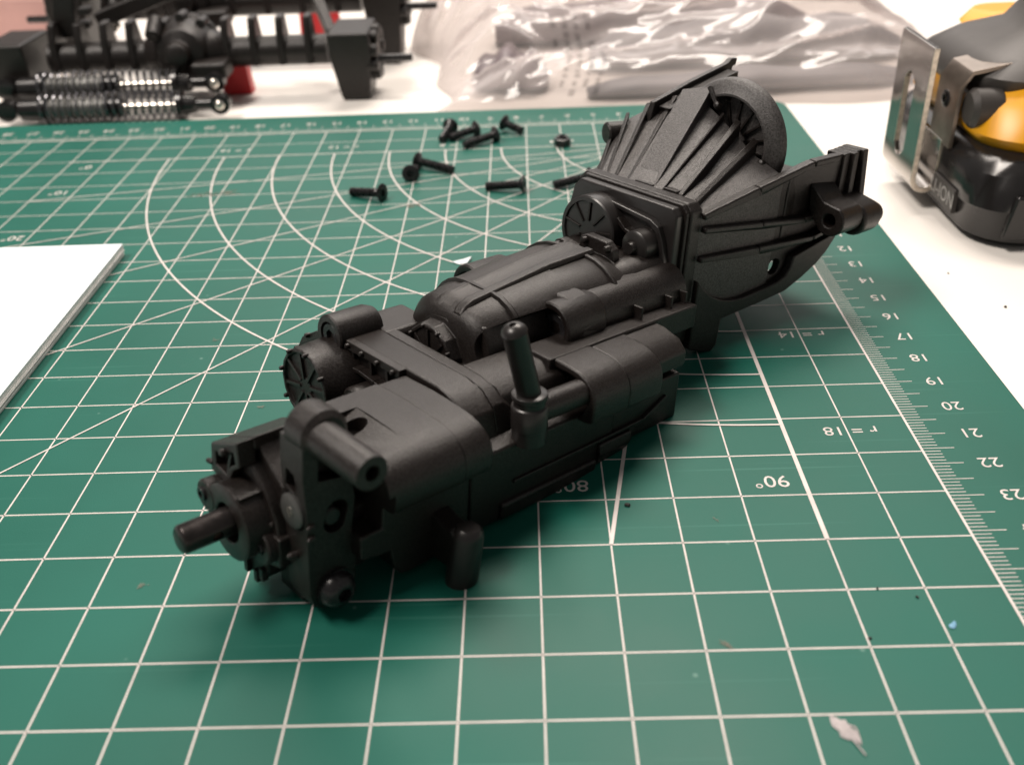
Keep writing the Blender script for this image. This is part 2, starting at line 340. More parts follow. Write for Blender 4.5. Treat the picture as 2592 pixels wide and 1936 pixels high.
# ============================================================ GEARBOX  (own axes: x = towards its near side, y = along the shaft, z = up)
GS = CM * 0.971
ROT = Matrix(((0.681998, 0.726652, 0.082792), (-0.731354, 0.677614, 0.077204), (0.0, -0.113203, 0.993572)))
GB = empty('model_gearbox', (-13.242769, -25.754183, 1.714447), 'black plastic scale-model truck gearbox with ribbed bell housing and bare output shaft', 'gearbox', rot=ROT)
def G(mb, name, m='plastic', bevel=0.035, parent=None, **k):
    o = mb.build(name, m, None, bevel, sc_=GS, **k); o.parent = parent or GB; return o
def hexscrew(parent, p, d, r, name='socket_screw', m='screw_black', depth=.12, dome=0.0):
    prof = [(-.02, r * .98), (0, r)] + ([(dome * .6, r * .86), (dome, r * .6)] if dome else [(.03, r), (.05, r * .93)])
    t = prof[-1][0]; prof += [(t, r * .46, 'hex'), (t - depth, r * .44, 'hex')]
    # outer shell down to the base, hexagonal socket sunk in
    return G(MB().lathe(p, d, [(-.12, r * .9)] + prof, 36), name, m, 0, parent)
def rivet(parent, p, d=(0, -1, 0), r=.05, h=.09):
    return G(MB().lathe(p, d, [(-.03, r), (h * .6, r), (h * .9, r * .75), (h, r * .3)], 12), 'rivet', 'plastic', 0, parent)

# --- output shaft
sh = G(MB().lathe((0, 0, 0), (0, 1, 0), [(0, .205), (.025, .235), (.05, .25), (2.2, .25)], 40), 'output_shaft', 'steel_black', 0, smooth=30)
cut(sh, MB().cyl((.12, .56, -.02), (.40, .56, -.08), .095), GS)
G(MB().cyl((.05, .56, -.01), (.17, .56, -.035), .094), 'cross_pin', 'rust', 0, sh)

# --- tail housing with bearing boss, ears and clamp arm
tail = G(MB().prism(arc(0, 0, .80, 0, 360, 23)[:-1], 1, 1.45, 4.9), 'tail_housing', 'plastic', .03)
boss = G(MB().lathe((0, .85, -.03), (0, 1, 0), [(.35, .36), (.02, .36), (0, .38), (0, .665), (.02, .69), (.8, .70), (.8, .36), (.35, .36)][:7], 48), 'bearing_boss', 'plastic', 0, tail)
G(MB().lathe((0, 1.12, 0), (0, 1, 0), [(0, .24), (0, .37), (.1, .37), (.1, .24)], 32), 'bearing_seal', 'hole', 0, tail)
e1 = G(MB().cyl((-.70, .84, .14), (-.70, 1.5, .14), .30, ch=.03), 'mounting_ear', 'plastic', 0, tail); hexscrew(e1 and tail, (-.78, .845, .15), (0, -1, 0), .13)
e2 = G(MB().cyl((.60, 1.08, -.30), (.60, 1.7, -.34), .31, ch=.03), 'mounting_ear', 'plastic', 0, tail); hexscrew(tail, (.60, 1.085, -.30), (0, -1, 0), .13)
G(MB().prism([(-.30, -.55), (.30, -.05), (.95, -.05), (.95, -.62), (.45, -.80)], 1, 1.25, 2.2), 'ear_web', 'plastic', .04, tail)
# clamp arm on top: leaning block with hollow front
arm = G(MB().prism([(-.92, .46), (-.84, 1.04), (-.60, 1.14), (.07, 1.44), (.10, .98), (-.12, .82), (-.38, .40)], 1, 1.10, 1.42), 'clamp_arm', 'plastic', .03, tail)
cut(arm, MB().prism([(-.72, .66), (-.70, .92), (-.08, 1.18), (-.04, .98), (-.22, .86), (-.40, .62)], 1, 1.0, 1.30), GS)
G(MB().bar((-.42, 1.28, .60), (-.24, 1.28, 1.10), .07, .14, (0, -1, 0)), 'rib', 'plastic', .012, tail)
rivet(tail, (-.90, 1.12, .62), (-1, -.3, 0), .05, .12); rivet(tail, (-.35, 1.1, 1.08), (0, -1, .2), .07, .1)
G(MB().prism([(-.86, .84), (-.84, 1.05), (-.60, 1.15), (.06, 1.45), (.10, 1.22), (-.20, .98)], 1, 1.40, 2.5), 'clamp_rail', 'plastic', .04, tail)
G(MB().prism([(-.84, .25), (-.82, 1.0), (-.55, 1.10), (.04, 1.34), (.16, 1.16), (.42, 1.0), (.74, .76), (.90, .25), (0, -.2)], 1, 1.50, 4.85), 'rail_shoulder', 'plastic', .04, tail)
G(MB().prism([(-.82, -.5), (-.84, .55), (-.5, .95), (.1, .98), (.52, .66), (.80, .2), (.9, -.5), (.4, -.9), (-.4, -.8)], 1, 1.30, 2.4), 'rail_shoulder', 'plastic', .05, tail)
for p0, p1, hh in (((.02, 1.5, .98), (.02, 3, 1.0), .10), ((.30, .90, .45), (.34, 1.9, .50), .20), ((.62, 1.6, .70), (.62, 2.4, .72), .12)):
    G(MB().bar(p0, p1, .09, hh, (.45, 0, 1)), 'rib', 'plastic', .02, tail)
G(MB().prism([(.10, .45), (.22, 1.02), (.30, 1.0), (.22, .42)], 1, 1.62, 1.72), 'rib', 'plastic', .015, tail)
G(MB().prism([(.52, .2), (.62, .82), (.78, .75), (.70, .1)], 1, 1.55, 1.64), 'rib', 'plastic', .015, tail)
# lower lugs of the tail
G(MB().prism([(-.35, -.75), (-.30, -1.16), (-.10, -1.30), (.28, -1.26), (.46, -1.05), (.46, -.70)], 1, 1.28, 1.85), 'lower_lug', 'plastic', .05, tail)
for q in ((-.18, 1.2, -1.18), (.14, 1.2, -1.22), (.34, 1.2, -1.08)): G(MB().box((q[0] - .06, 1.2, q[2] - .12), (q[0] + .06, 1.32, q[2] + .12)), 'rib', 'plastic', .015, tail)
G(MB().box((.25, 1.62, -1.48), (.98, 2.3, -.6)), 'drain_block', 'plastic', .04, tail)
rivet(tail, (.80, 1.38, -.28), (.6, -.6, .3), .06, .14); rivet(tail, (.66, 1.35, .10), (.4, -.8, .3), .055, .12)

# --- shift lever plate with tube, pivot screw and linkage
lev = G(MB().prism([(1.45, -.95), (1.52, -1.20), (1.75, -1.34), (2.05, -1.30), (2.34, -1.0), (2.36, -.4), (2.30, .05), (2.38, .65), (2.30, 1.2), (2.27, 1.9), (1.45, 1.9), (1.42, 1.3), (1.46, .7), (1.45, .1)], 0, .86, 1.50), 'shift_lever', 'plastic', .05)
cut(lev, MB().prism(arc(2.03, .50, .21, -30, 150, 10) + arc(1.98, .32, .21, 150, 330, 10), 0, 1.05, 1.8), GS)
cut(lev, MB().prism([(1.70, 1.18), (1.72, 1.72), (2.16, 1.10)], 0, 1.2, 1.8), GS)
cut(lev, MB().prism([(.95, .98), (1.02, 1.34), (1.24, 1.30), (1.28, 1.05), (1.18, .90)], 1, 1.2, 1.75), GS)
cut(lev, MB().cyl((1.12, 1.2, .56), (1.12, 1.62, .56), .345), GS)
G(MB().cyl((.92, 1.86, 1.96), (1.56, 1.86, 1.96), .43, ch=.09), 'lever_collar', 'plastic', .0, lev)
tb = G(MB().lathe((1.2, 1.80, 1.96), (1, 0, 0), [(0, .30), (1.58, .29), (1.61, .275), (1.61, .13), (1.25, .12)], 36), 'lever_tube', 'plastic', 0, lev)
G(MB().lathe((1.12, 1.385, .56), (0, 1, 0), [(.03, .06), (.0, .07), (.0, .27), (.03, .31), (.3, .31)], 36), 'shift_rod', 'dull_rod', 0, lev)
G(MB().lathe((1.12, 1.375, .57), (0, 1, 0), [(0, .03), (.0, .085), (.05, .085)], 20), 'rod_tip', 'silver', 0, lev)
G(MB().cyl((1.1, 1.99, .36), (1.42, 1.99, .36), .165, ch=.03), 'linkage_pin', 'plastic_smooth', 0, lev)
for q in ((1.52, 1.52, .42), (1.52, 1.52, .20)): G(MB().lathe(q, (.4, -1, 0), [(-.05, .05), (.08, .045), (.11, .02)], 10), 'mould_nub', 'plastic', 0, lev)
G(MB().lathe((1.46, 1.93, -.98), (1, 0, 0), [(0, .34), (.05, .36), (.09, .36), (.09, .33), (.16, .32), (.26, .27), (.32, .19), (.335, .14), (.335, .12, 'hex'), (.2, .12, 'hex')], 40), 'pivot_screw', 'screw_black', 0, lev)
G(MB().lathe((1.16, 1.42, -.28), (0, -1, .2), [(-.1, .08), (.1, .07), (.16, .03)], 10), 'mould_nub', 'plastic', 0, lev)

# --- transfer case: near housing (upper, rounded shoulder) and lower case
PROF = [(-.45, .2), (1.95, .40), (2.06, .43), (2.11, .50)] + [(1.15 + .98 * math.cos(math.radians(q)) ** .8, .72 + .63 * math.sin(math.radians(q)) ** .9) for q in (0, 12, 24, 36, 48, 60, 72, 82)] + [(1.0, 1.36), (.5, 1.37), (-.40, 1.33), (-.52, 1.2)]
near = G(MB().prism(PROF, 1, 2.42, 4.215), 'transfer_case_cover', 'plastic', .02)
G(MB().prism([(p[0] - (.012 if p[0] > 0 else 0), p[1] - (.012 if p[1] > .6 else 0)) for p in PROF], 1, 4.217, 4.88), 'transfer_case_end', 'plastic', .05)
cut(near, MB().prism([(3.40, 1.6), (3.40, 1.345), (2.2, .98), (2.2, 1.6)], 0, .12, 1.62), GS)
cut(near, MB().box((.9, 2.2, .1), (2.4, 2.74, .80)), GS)
cut(near, MB().box((1.62, 2.2, .1), (2.4, 2.62, 1.6)), GS)
cut(near, MB().loft([[(.50 + .20 * math.cos(t_) - z_ * .0, 3.06 + .27 * math.sin(t_), z_) for t_ in [2 * math.pi * q_ / 20 for q_ in range(20)]] for z_ in (.55, 1.6)]), GS)
hexscrew(near, (.52, 3.06, .80), (-.1, -.2, 1), .17)
low1 = G(MB().prism([(2.76, .50), (2.74, -.02), (2.30, -.04), (2.30, -.50), (2.60, -.56), (2.90, -.58), (2.98, -.98), (3.12, -1.16), (3.3, -1.20), (4.66, -1.14), (4.66, .50)], 0, .2, 1.75), 'lower_case_front', 'plastic', .05)
G(MB().box((.2, 2.4, -1.05), (1.2, 4.6, .2)), 'lower_case_front', 'plastic', .05)
LOW = [(-2.2, -1.05), (1.62, -1.12), (1.72, -1.06), (1.76, -.8), (1.74, .50), (1.2, .6), (-2.2, .6)]
low2 = G(MB().prism(LOW, 1, 4.675, 8.5), 'lower_case_rear', 'plastic', .06)
G(MB().prism([(-2.2, -.6), (1.64, -.68), (1.73, -.58), (1.72, .48), (-2.2, .5)], 1, 8.48, 10.6), 'lower_case_rear', 'plastic', .08)
# sloping rail moulded on the near wall
rl = MB(); pth = [(1.74, 5.72, -.34), (1.75, 8.0, -.31), (1.76, 9.38, -.28), (1.72, 10.15, .02)]
for k in range(3): rl.bar(pth[k], pth[k + 1], .13, .08, (0, 0, 1))
G(rl, 'case_rail', 'plastic', .025)
pan = G(MB().loft([[(.9, y, -.35), (1.83 - s_, y, -.35), (1.87 - s_, y, -.60 + u_), (1.70 - s_, y, -.94 + u_), (1.3, y, -1.08 + u_), (.9, y, -1.1 + u_)] for y, s_, u_ in ((8.05, 0, 0), (8.8, 0, .02), (9.02, .01, .06))]), 'oil_pan', 'plastic', .05)
G(MB().loft([[(.7, y, -.3), (1.76 - s_, y, -.3), (1.78 - s_, y, -.55 + u_), (1.56 - s_, y, -.82 + u_), (.7, y, -.9 + u_)] for y, s_, u_ in ((9.0, .0, .05), (9.6, .12, .16), (9.95, .3, .34))]), 'pan_end', 'plastic', .06)
G(MB().prism([(.9, -.78), (1.6, -1.16), (1.82, -1.0), (1.86, -.66), (.9, -.5)], 1, 5.4, 8.0), 'pan_flange', 'plastic', .07)
# peg standing on the mat
pg = G(MB().lathe((2.36, 3.98, -1.44), (0, .114, .9935), [(0, .26), (.03, .295), (1.02, .295), (1.12, .27), (1.18, .21)], 36), 'support_peg', 'plastic_smooth', 0)
G(MB().prism([(1.60, -1.12), (2.2, -1.12), (2.42, -.7), (2.44, -.42), (2.25, -.26), (2.0, -.26), (1.60, -.12)], 1, 3.80, 4.22), 'peg_gusset', 'plastic', .08, pg)

# --- chain case across the middle
CH = [(-4.15, .0), (-4.08, .45), (-3.80, .88), (-3.30, 1.18), (-3.05, 1.32), (-2.9, 1.40), (.5, 1.42), (.95, 1.32), (1.28, 1.05), (1.40, .6), (1.40, -.5), (-1.2, -.85), (-2.6, -1.0), (-3.8, -.5)]
chain = G(MB().prism(CH, 1, 4.92, 5.62), 'chain_case', 'plastic', .05)
CH2 = [(-3.15, .2), (-3.12, 1.30), (-2.98, 1.40), (.5, 1.42), (1.4, 1.30), (1.9, .9), (1.9, -.5), (-2.9, -.6)]
G(MB().prism([(-3.15, .2), (-3.12, 1.30), (-2.98, 1.40), (-2.0, 1.41), (-1.9, 1.3), (-1.9, -.6), (-2.9, -.6)], 1, 5.60, 6.78), 'chain_case', 'plastic', .06)
G(MB().loft([[(-2.0, y, -.5), (1.36, y, -.5), (1.38, y, u - .75), (1.25, y, u - .30), (.95, y, u - .07), (.55, y, u), (-2.0, y, u)] for y, u in ((5.60, 1.415), (5.86, 1.405), (6.02, 1.28), (6.25, 1.06), (7.4, 1.0))]), 'chain_case', 'plastic', .03)
# raised rim of the chain case front
rim = MB()
inner = [(-3.40, .25), (-3.30, .68), (-3.05, .93), (-2.2, .98), (.3, 1.22), (.3, -.3), (-2.6, -.8), (-3.2, -.4)]
rim.prism([(-4.15, .0), (-4.08, .45), (-3.80, .88), (-3.30, 1.18), (-3.02, 1.32), (-2.95, 1.14), (-3.24, 1.02), (-3.68, .76), (-3.92, .40), (-3.98, .0)], 1, 4.76, 4.95)
rim.prism([(-2.25, 1.40), (-.45, 1.41), (-.45, 1.25), (-2.25, 1.20)], 1, 4.76, 4.95)
G(rim, 'case_rim', 'plastic', .025, chain)
bs = G(MB().lathe((-2.62, 4.66, 1.36), (0, 1, 0), [(.10, .27), (.0, .29), (0, .40), (.03, .43), (.9, .43), (1.08, .36)], 36), 'screw_boss', 'plastic', 0, chain)
hexscrew(bs and chain, (-2.62, 4.74, 1.34), (0, -1, 0), .27)
for wx, u in ((-3.98, .55), (-3.55, 1.0), (-2.08, 1.28), (-1.62, 1.28), (-1.12, 1.28), (-.62, 1.28)):
    rivet(chain, (wx, 4.77, u + .03 if wx > -2.2 else u), (0, -1, .15), .055, .10)
for wx in (-2.02, -1.45, -.92, -.38): G(MB().bar((wx, 4.90, 1.22), (wx + .03, 4.90, .92), .08, .10, (0, -1, 0)), 'rib', 'plastic', .015, chain)
# curved web below the rim and rounded pocket
wb = MB(); P_ = [(-2.2, .98), (-1.7, 1.02), (-1.2, .98), (-.7, .90), (-.1, .86)]
for p, q in zip(P_, P_[1:]): wb.bar((p[0], 4.92, p[1] - .12), (q[0], 4.92, q[1] - .12), .09, .22, (0, -1, 0))
G(wb, 'web', 'plastic', .02, chain)
G(MB().bar((-2.15, 4.9, .82), (-1.75, 4.9, .1), .09, .36, (0, -1, 0)), 'web', 'plastic', .02, chain)
G(MB().bar((-1.15, 4.9, .72), (-1.10, 4.9, .30), .09, .2, (0, -1, 0)), 'rib', 'plastic', .02, chain)
cov = G(MB().lathe((-2.56, 3.98, .44), (0, 1, 0), [(.08, .02), (.08, .70), (.0, .72), (0, .78), (.03, .81), (.30, .82), (.34, .84), (.98, .86)], 16, up=(0, 0, 1)), 'output_cover', 'plastic', .02, smooth=25)
for k in range(8):
    th = math.radians(12 + 45 * k); dx, dz = math.cos(th), math.sin(th)
    G(MB().bar((-2.56 + dx * .16, 4.07, .44 + dz * .16), (-2.56 + dx * .73, 4.07,   .44 + dz * .73), .07, .07, (0, -1, 0)), 'spoke', 'plastic', .01, cov)
    if k in (0, 1, 2, 3, 4, 5): rivet(cov, (-2.56 + math.cos(th + .39) * .765, 4.0, .44 + math.sin(th + .39) * .765), (0, -1, 0), .05, .10)
G(MB().cyl((-2.56, 4.03, .44), (-2.56, 4.1, .44), .20), 'hub', 'plastic', .02, cov)
G(MB().cyl((-1.36, 4.30, .46), (-1.36, 4.95, .46), .34, ch=.05), 'side_boss', 'plastic', 0, chain)
G(MB().bar((-1.85, 4.32, .44), (-1.4, 4.32, .38), .16, .6, (0, 1, 0)), 'web', 'plastic', .02, chain)

# --- rear shoulder of the case with the selector rod entering it
PR2 = [(.4, .3), (1.95, .40), (2.06, .43), (2.11, .50)] + [(1.2 + .93 * math.cos(math.radians(q)) ** .75, .80 + .62 * math.sin(math.radians(q)) ** .9) for q in (0, 12, 24, 36, 48, 60, 72, 82)] + [(1.0, 1.43), (.4, 1.43)]
box = G(MB().prism(PR2, 1, 7.42, 8.46), 'selector_housing', 'plastic', .06)
cut(box, MB().prism([(.9, .2), (1.5, .35), (1.80, .55), (1.93, .85), (1.86, 1.05), (1.68, 1.2), (1.4, 1.25), (.9, 1.25)], 1, 7.2, 7.95), GS)
PR3 = [(p[0] if p[0] < 1 else p[0] - .025, p[1] - (.0 if p[1] < .5 else .025)) for p in PR2]
G(MB().prism(PR3, 1, 8.46, 9.50), 'selector_housing', 'plastic', .06)
PR4 = [(.4, .55), (1.70, .62), (1.84, .72), (1.84, 1.02), (1.62, 1.25), (1.2, 1.36), (.4, 1.4)]
G(MB().prism(PR4, 1, 9.48, 10.55), 'selector_housing', 'plastic', .06)
G(MB().loft([[(.0, y, .2), (1.30, y, .2), (1.30, y, .75), (1.12, y, 1.15), (.80, y, 1.36), (.0, y, 1.38)] for y in (5.0, 7.6)]), 'case_wall', 'plastic', .05)
G(MB().box((.2, 7.3, .9), (1.0, 11.9, 1.45)), 'case_shelf', 'plastic', .04)
for y in (10.2, 11.2, 11.7): G(MB().box((.4, y, 1.3), (.80, y + .07, 1.72)), 'rib', 'plastic', .02)
# selector: rod, clevis and upright post with domed cap
sel = G(MB().cyl((1.70, 6.02, 1.02), (1.72, 7.9, 1.0), .265, n=36), 'selector_rod', 'plastic', 0)
cl = G(MB().lathe((1.72, 6.12, .40), (0, -.06, 1), [(0, .26), (.04, .33), (.34, .335), (.35, .345), (.78, .345), (.80, .33), (.82, .30), (.93, .30), (.96, .335), (1.04, .335), (1.06, .30)], 40), 'clevis', 'plastic_smooth', 0, sel)
G(MB().lathe((1.715, 6.05, 1.42), (-.03, -.30, .95), [(0, .225), (1.36, .225), (1.40, .24), (1.44, .225), (1.50, .175), (1.54, .10), (1.545, .06, 'hex'), (1.50, .055, 'hex')], 40), 'lever_post', 'plastic_smooth', 0, sel)

# --- main gearbox casing
def arch(ut, hw, ub, xc=-1.2, flat=.42, n=7):
    pts = [(xc - hw, ub)]
    for i in range(n + 1):
        th = math.pi / 2 * i / n; pts.append((xc - flat - (hw - flat) * math.cos(th), ub + (ut - ub) * (math.sin(th) ** .8)))
    for i in range(n + 1):
        th = math.pi / 2 * (1 - i / n); pts.append((xc + flat + (hw - flat) * math.cos(th), ub + (ut - ub) * (math.sin(th) ** .8)))
    pts.append((xc + hw, ub)); return pts
def sect(y, ut, hw, ub=.7, flat=.42): return [(p[0], y, p[1]) for p in arch(ut, hw, ub, flat=flat)]
main = G(MB().loft([sect(6.42, 1.72, .98), sect(6.46, 1.86, 1.10), sect(6.54, 1.98, 1.22), sect(6.68, 2.08, 1.34), sect(7.36, 2.20, 1.50), sect(8.95, 2.38, 1.65), sect(10.25, 2.44, 1.80), sect(10.6, 2.30, 1.80), sect(12.0, 2.20, 1.78)]), 'gearbox_case', 'plastic', .03, smooth=50)
# bands and ridges
bands = []
for y, ut, hw in ((7.36, 2.20, 1.50), (10.05, 2.43, 1.78)):
    bands.append(G(MB().loft([sect(y - .07, ut - .01, hw - .01), sect(y - .045, ut + .06, hw + .06), sect(y + .045, ut + .06, hw + .06), sect(y + .07, ut - .01, hw - .01)]), 'band', 'plastic', .015, main))
bands.append(G(MB().loft([sect(7.44, 2.235, 1.535), sect(8.92, 2.40, 1.675)]), 'case_panel', 'plastic', .02, main))
slot = MB().lathe((.16, 6.30, 1.56), (0, 1, 0), [(0, .30), (.10, .42), (.2, .44), (2.0, .44)], 32)
for o in [main] + bands: cut(o, slot, GS)
G(MB().loft([[(-1.72, y, u - .3), (-.76, y, u - .3), (-.75, y, u + .04), (-.80, y, u + .10), (-.98, y, u + .10), (-1.02, y, u + .06), (-1.40, y, u + .06), (-1.44, y, u + .08), (-1.60, y, u + .06), (-1.70, y, u - .05)] for y, u in ((6.52, 1.88), (6.66, 2.03), (6.86, 2.11), (8.95, 2.39), (10.30, 2.45))]), 'top_rail', 'plastic', .03, main)
# nose with half-round cap
nose = G(MB().lathe((-1.28, 6.12, .98), (0, 1, 0), [(0.04, .05), (.04, .60), (0, .62), (0, .68), (.03, .71), (.28, .74), (.31, .84), (.55, .86)], 11, up=(.2, 0, 1)), 'nose_cap', 'plastic', .02, main, smooth=25)
for th in (25, 65, 105, 150, 185): rivet(nose, (-1.28 + math.cos(math.radians(th)) * .655, 6.14, .98 + math.sin(math.radians(th)) * .655), (0, -1, 0), .045, .08)
for th in (45, 95, 140): G(MB().bar((-1.28 + math.cos(math.radians(th)) * .12, 6.17, .98 + math.sin(math.radians(th)) * .12), (-1.28 + math.cos(math.radians(th)) * .58, 6.17, .98 + math.sin(math.radians(th)) * .58), .06, .06, (0, -1, 0)), 'spoke', 'plastic', .01, nose)
G(MB().prism([(-.9, .8), (.02, .8), (.0, 1.3), (-.06, 1.6), (-.2, 1.86), (-.9, 1.95)], 1, 6.62, 8.3), 'slot_back', 'plastic', .05, main)
# screw bosses either side
def side_boss(x, sgn):
    o = G(MB().lathe((x, 8.16, 1.58), (0, 1, 0), [(.30, .37), (.02, .385), (0, .41), (.0, .50), (.03, .535), (1.05, .55), (1.15, .50)], 40), 'case_boss', 'plastic', 0, main)
    hexscrew(main, (x, 8.34, 1.55), (0, -1, 0), .30); return o
side_boss(.12, 1); side_boss(-2.45, -1)
G(MB().prism([(-.6, .95), (.45, .95), (.66, 1.25), (.66, 1.65), (.45, 2.02), (.1, 2.16), (-.6, 2.16)], 1, 8.50, 9.15), 'boss_block', 'plastic', .10, main)
G(MB().lathe((.02, 9.0, 1.55), (0, 1, 0), [(0, .53), (1.9, .60), (2.6, .62), (2.95, .60)], 32), 'boss_run', 'plastic', 0, main)
# lower lip of the screw-driver slot in front of the near boss
G(MB().prism([(-.35, .8), (.30, .8), (.42, 1.0), (.36, 1.14), (.2, 1.16), (-.35, 1.1)], 1, 6.50, 8.3), 'slot_lip', 'plastic', .05, main)

# --- adapter plate with round cover, bracket and solenoid
plate = G(MB().prism([(-2.78, .4), (.02, .4), (.16, .55), (.16, 3.22), (.02, 3.38), (-2.76, 3.40), (-2.96, 3.2), (-3.08, 2.7), (-2.96, .6)], 1, 11.88, 12.14), 'adapter_plate', 'plastic_smooth', .05)
G(MB().prism([(-2.95, .3), (.10, .3), (.24, .45), (.24, 3.28), (.10, 3.44), (-2.85, 3.46), (-3.02, 3.3)], 1, 12.12, 12.24), 'gasket', 'plastic', .03, plate)
hm = [(-1.78, 3.18), (-.45, 3.04), (-.20, 2.92), (-.05, 2.63), (.06, 2.2), (.20, 1.4), (-.3, 1.3), (-1.8, 1.5)]
hmi = [(-1.60, 3.05), (-.52, 2.93), (-.30, 2.80), (-.17, 2.55), (-.04, 2.0), (.03, 1.5), (-.3, 1.45), (-1.6, 1.6)]
hp = G(MB().prism(hm, 1, 11.72, 11.9), 'raised_panel', 'plastic_smooth', .03, plate)
cut(hp, MB().prism(hmi, 1, 11.6, 11.82), GS)
pl = [(-1.30, 2.85), (-1.05, 2.66), (-.75, 2.58), (-.45, 2.45), (-.20, 2.1), (.05, 1.5)]
wq = MB()
for p, q in zip(pl, pl[1:]): wq.bar((p[0], 11.85, p[1]), (q[0], 11.85, q[1]), .10, .28, (0, -1, 0))
G(wq, 'web', 'plastic', .02, plate)
for q in ((-.42, 2.72), (-.20, 2.50), (-.10, 2.2), (-.05, 1.95)): G(MB().bar((q[0], 11.84, q[1]), (q[0] + .03, 11.84, q[1] + .16), .08, .09, (0, -1, 0)), 'rib', 'plastic', .015, plate)
dc = G(MB().lathe((-1.98, 11.36, 2.40), (0, 1, 0), [(.05, .02), (.05, .70), (0, .72), (0, .80), (.03, .83), (.6, .84)], 48), 'round_cover', 'plastic_smooth', 0, plate)
for k in range(9):
    th = math.radians(8 + 40 * k); dx, dz = math.cos(th), math.sin(th)
    G(MB().bar((-1.98 + dx * .25, 11.415, 2.40 + dz * .25), (-1.98 + dx * .71, 11.415, 2.40 + dz * .71), .055, .05, (0, -1, 0)), 'spoke', 'plastic', .01, dc)
bk = G(MB().prism([(-2.22, 1.8), (-2.22, 2.30), (-2.04, 2.38), (-1.48, 2.30), (-1.44, 2.62), (-1.26, 2.70), (-.68, 2.68), (-.46, 2.52), (-.42, 2.2), (-.45, 1.8)], 1, 10.56, 10.80), 'cover_bracket', 'plastic', .04, plate)
for q in ((-2.06, 10.57, 2.24), (-1.26, 10.57, 2.57), (-.60, 10.57, 2.54)): rivet(bk, q, (0, -1, .1), .08, .13)
G(MB().prism([(-2.4, 2.0), (-1.0, 2.0), (-1.0, 2.3), (-2.4, 2.2)], 1, 10.95, 11.5), 'cover_bracket', 'plastic', .04, plate)
G(MB().lathe((-.50, 11.30, 2.46), (0, 1, 0), [(-.16, .08), (-.16, .12), (-.03, .14), (0, .32), (.04, .365), (.60, .37), (.95, .37)], 36), 'solenoid', 'plastic_smooth', 0, plate)
G(MB().lathe((-.35, 10.3, 1.78), (0, 1, 0), [(0, .30), (.25, .48), (.5, .55), (1.7, .55)], 32), 'plate_shoulder', 'plastic', 0, plate)
G(MB().loft([sect(10.55, 2.40, 1.5), sect(10.75, 2.3, 1.50), sect(11.9, 2.1, 1.5)]), 'plate_neck', 'plastic', .05, plate)

# --- bell housing
bell = G(MB().prism([(-3.0, -.02), (.18, -.02), (.30, .1), (.30, 3.30), (.14, 3.47), (-2.95, 3.49), (-3.12, 3.3), (-3.12, .1)], 1, 12.22, 12.62), 'bell_housing', 'plastic', .06)
Ff = [(-3.10, 3.20), (-2.75, 3.40), (-1.9, 3.42), (-1.2, 3.42), (-.9, 3.40), (-.1, 3.40), (.30, 3.16)]
Fm = [(-3.86, 3.75), (-3.68, 4.28), (-3.1, 4.42), (-1.70, 4.62), (-1.18, 4.42), (-.18, 3.92), (.64, 3.58)]
Fr = [(-3.92, 3.8), (-3.72, 4.38), (-3.1, 4.70), (-1.75, 5.00), (-1.26, 4.76), (-.20, 4.10), (.74, 3.78)]
YF, YM, YR = 12.55, 14.4, 15.0
ringf = [(p[0], YF, p[1]) for p in Ff] + [(.32, YF, .5), (-3.1, YF, .5)]
ringm = [(p[0], YM, p[1]) for p in Fm] + [(.64, YM, .8), (-3.8, YM, 1.1)]
ringr = [(p[0], YR, p[1]) for p in Fr] + [(.74, YR, .95), (-3.9, YR, 1.3)]
G(MB().loft([ringf, ringm, ringr]), 'bell_shell', 'plastic_coarse', .03, bell)
def lerp(a, b, t): return tuple(x + (y - x) * t for x, y in zip(a, b))
def broad(name, f0, f1, r0, r1, h0, h1, yf=12.60, yr=14.9, m='plastic_coarse', knee=None, drop=.6):
    # raised land: two corners at the front edge, two at the rear edge (x,z), height over the shell
    def sec(a, b, y, h): return [(a[0], y, a[1] - drop), (b[0], y, b[1] - drop), (b[0], y, b[1] + h), (a[0], y, a[1] + h)]
    ss = [sec(f0, f1, yf, h0)]
    if knee: ss.append(sec(lerp(f0, r0, knee[0]), lerp(f1, r1, knee[0]), yf + (yr - yf) * knee[0], knee[1]))
    ss.append(sec(r0, r1, yr, h1)); return G(MB().loft(ss), name, m, .025, bell)
broad('rib', (-1.80, 3.42), (-1.13, 3.42), (-2.60, 4.82), (-1.70, 5.05), .02, .34, yr=15.15)
broad('rib', (-.92, 3.41), (-.88, 3.41), (-1.22, 4.76), (-1.15, 4.72), .04, .13, yr=15.0, m='plastic')
broad('rib', (-.44, 3.40), (-.31, 3.40), (-.86, 4.50), (-.72, 4.42), .08, .30, yr=15.1, m='plastic')
broad('rib', (.00, 3.36), (.12, 3.32), (-.32, 4.16), (-.18, 4.06), .08, .30, yr=15.1, m='plastic')
broad('rib', (-1.97, 3.42), (-1.86, 3.42), (-2.84, 4.66), (-2.70, 4.70), .03, .30, yr=15.1, m='plastic')
broad('rib', (-2.37, 3.40), (-2.26, 3.40), (-3.26, 4.56), (-3.12, 4.60), .06, .20, yr=14.62, m='plastic')
broad('rib', (-2.64, 3.38), (-2.54, 3.40), (-3.70, 4.26), (-3.58, 4.30), .05, .20, yr=14.40, m='plastic')
broad('rib', (-2.97, 3.25), (-2.86, 3.30), (-3.90, 3.86), (-3.78, 3.92), .05, .22, yr=14.15, m='plastic')
broad('land', (-2.26, 3.41), (-1.97, 3.42), (-3.12, 4.52), (-2.82, 4.62), .0, .14, yr=14.85, m='plastic')
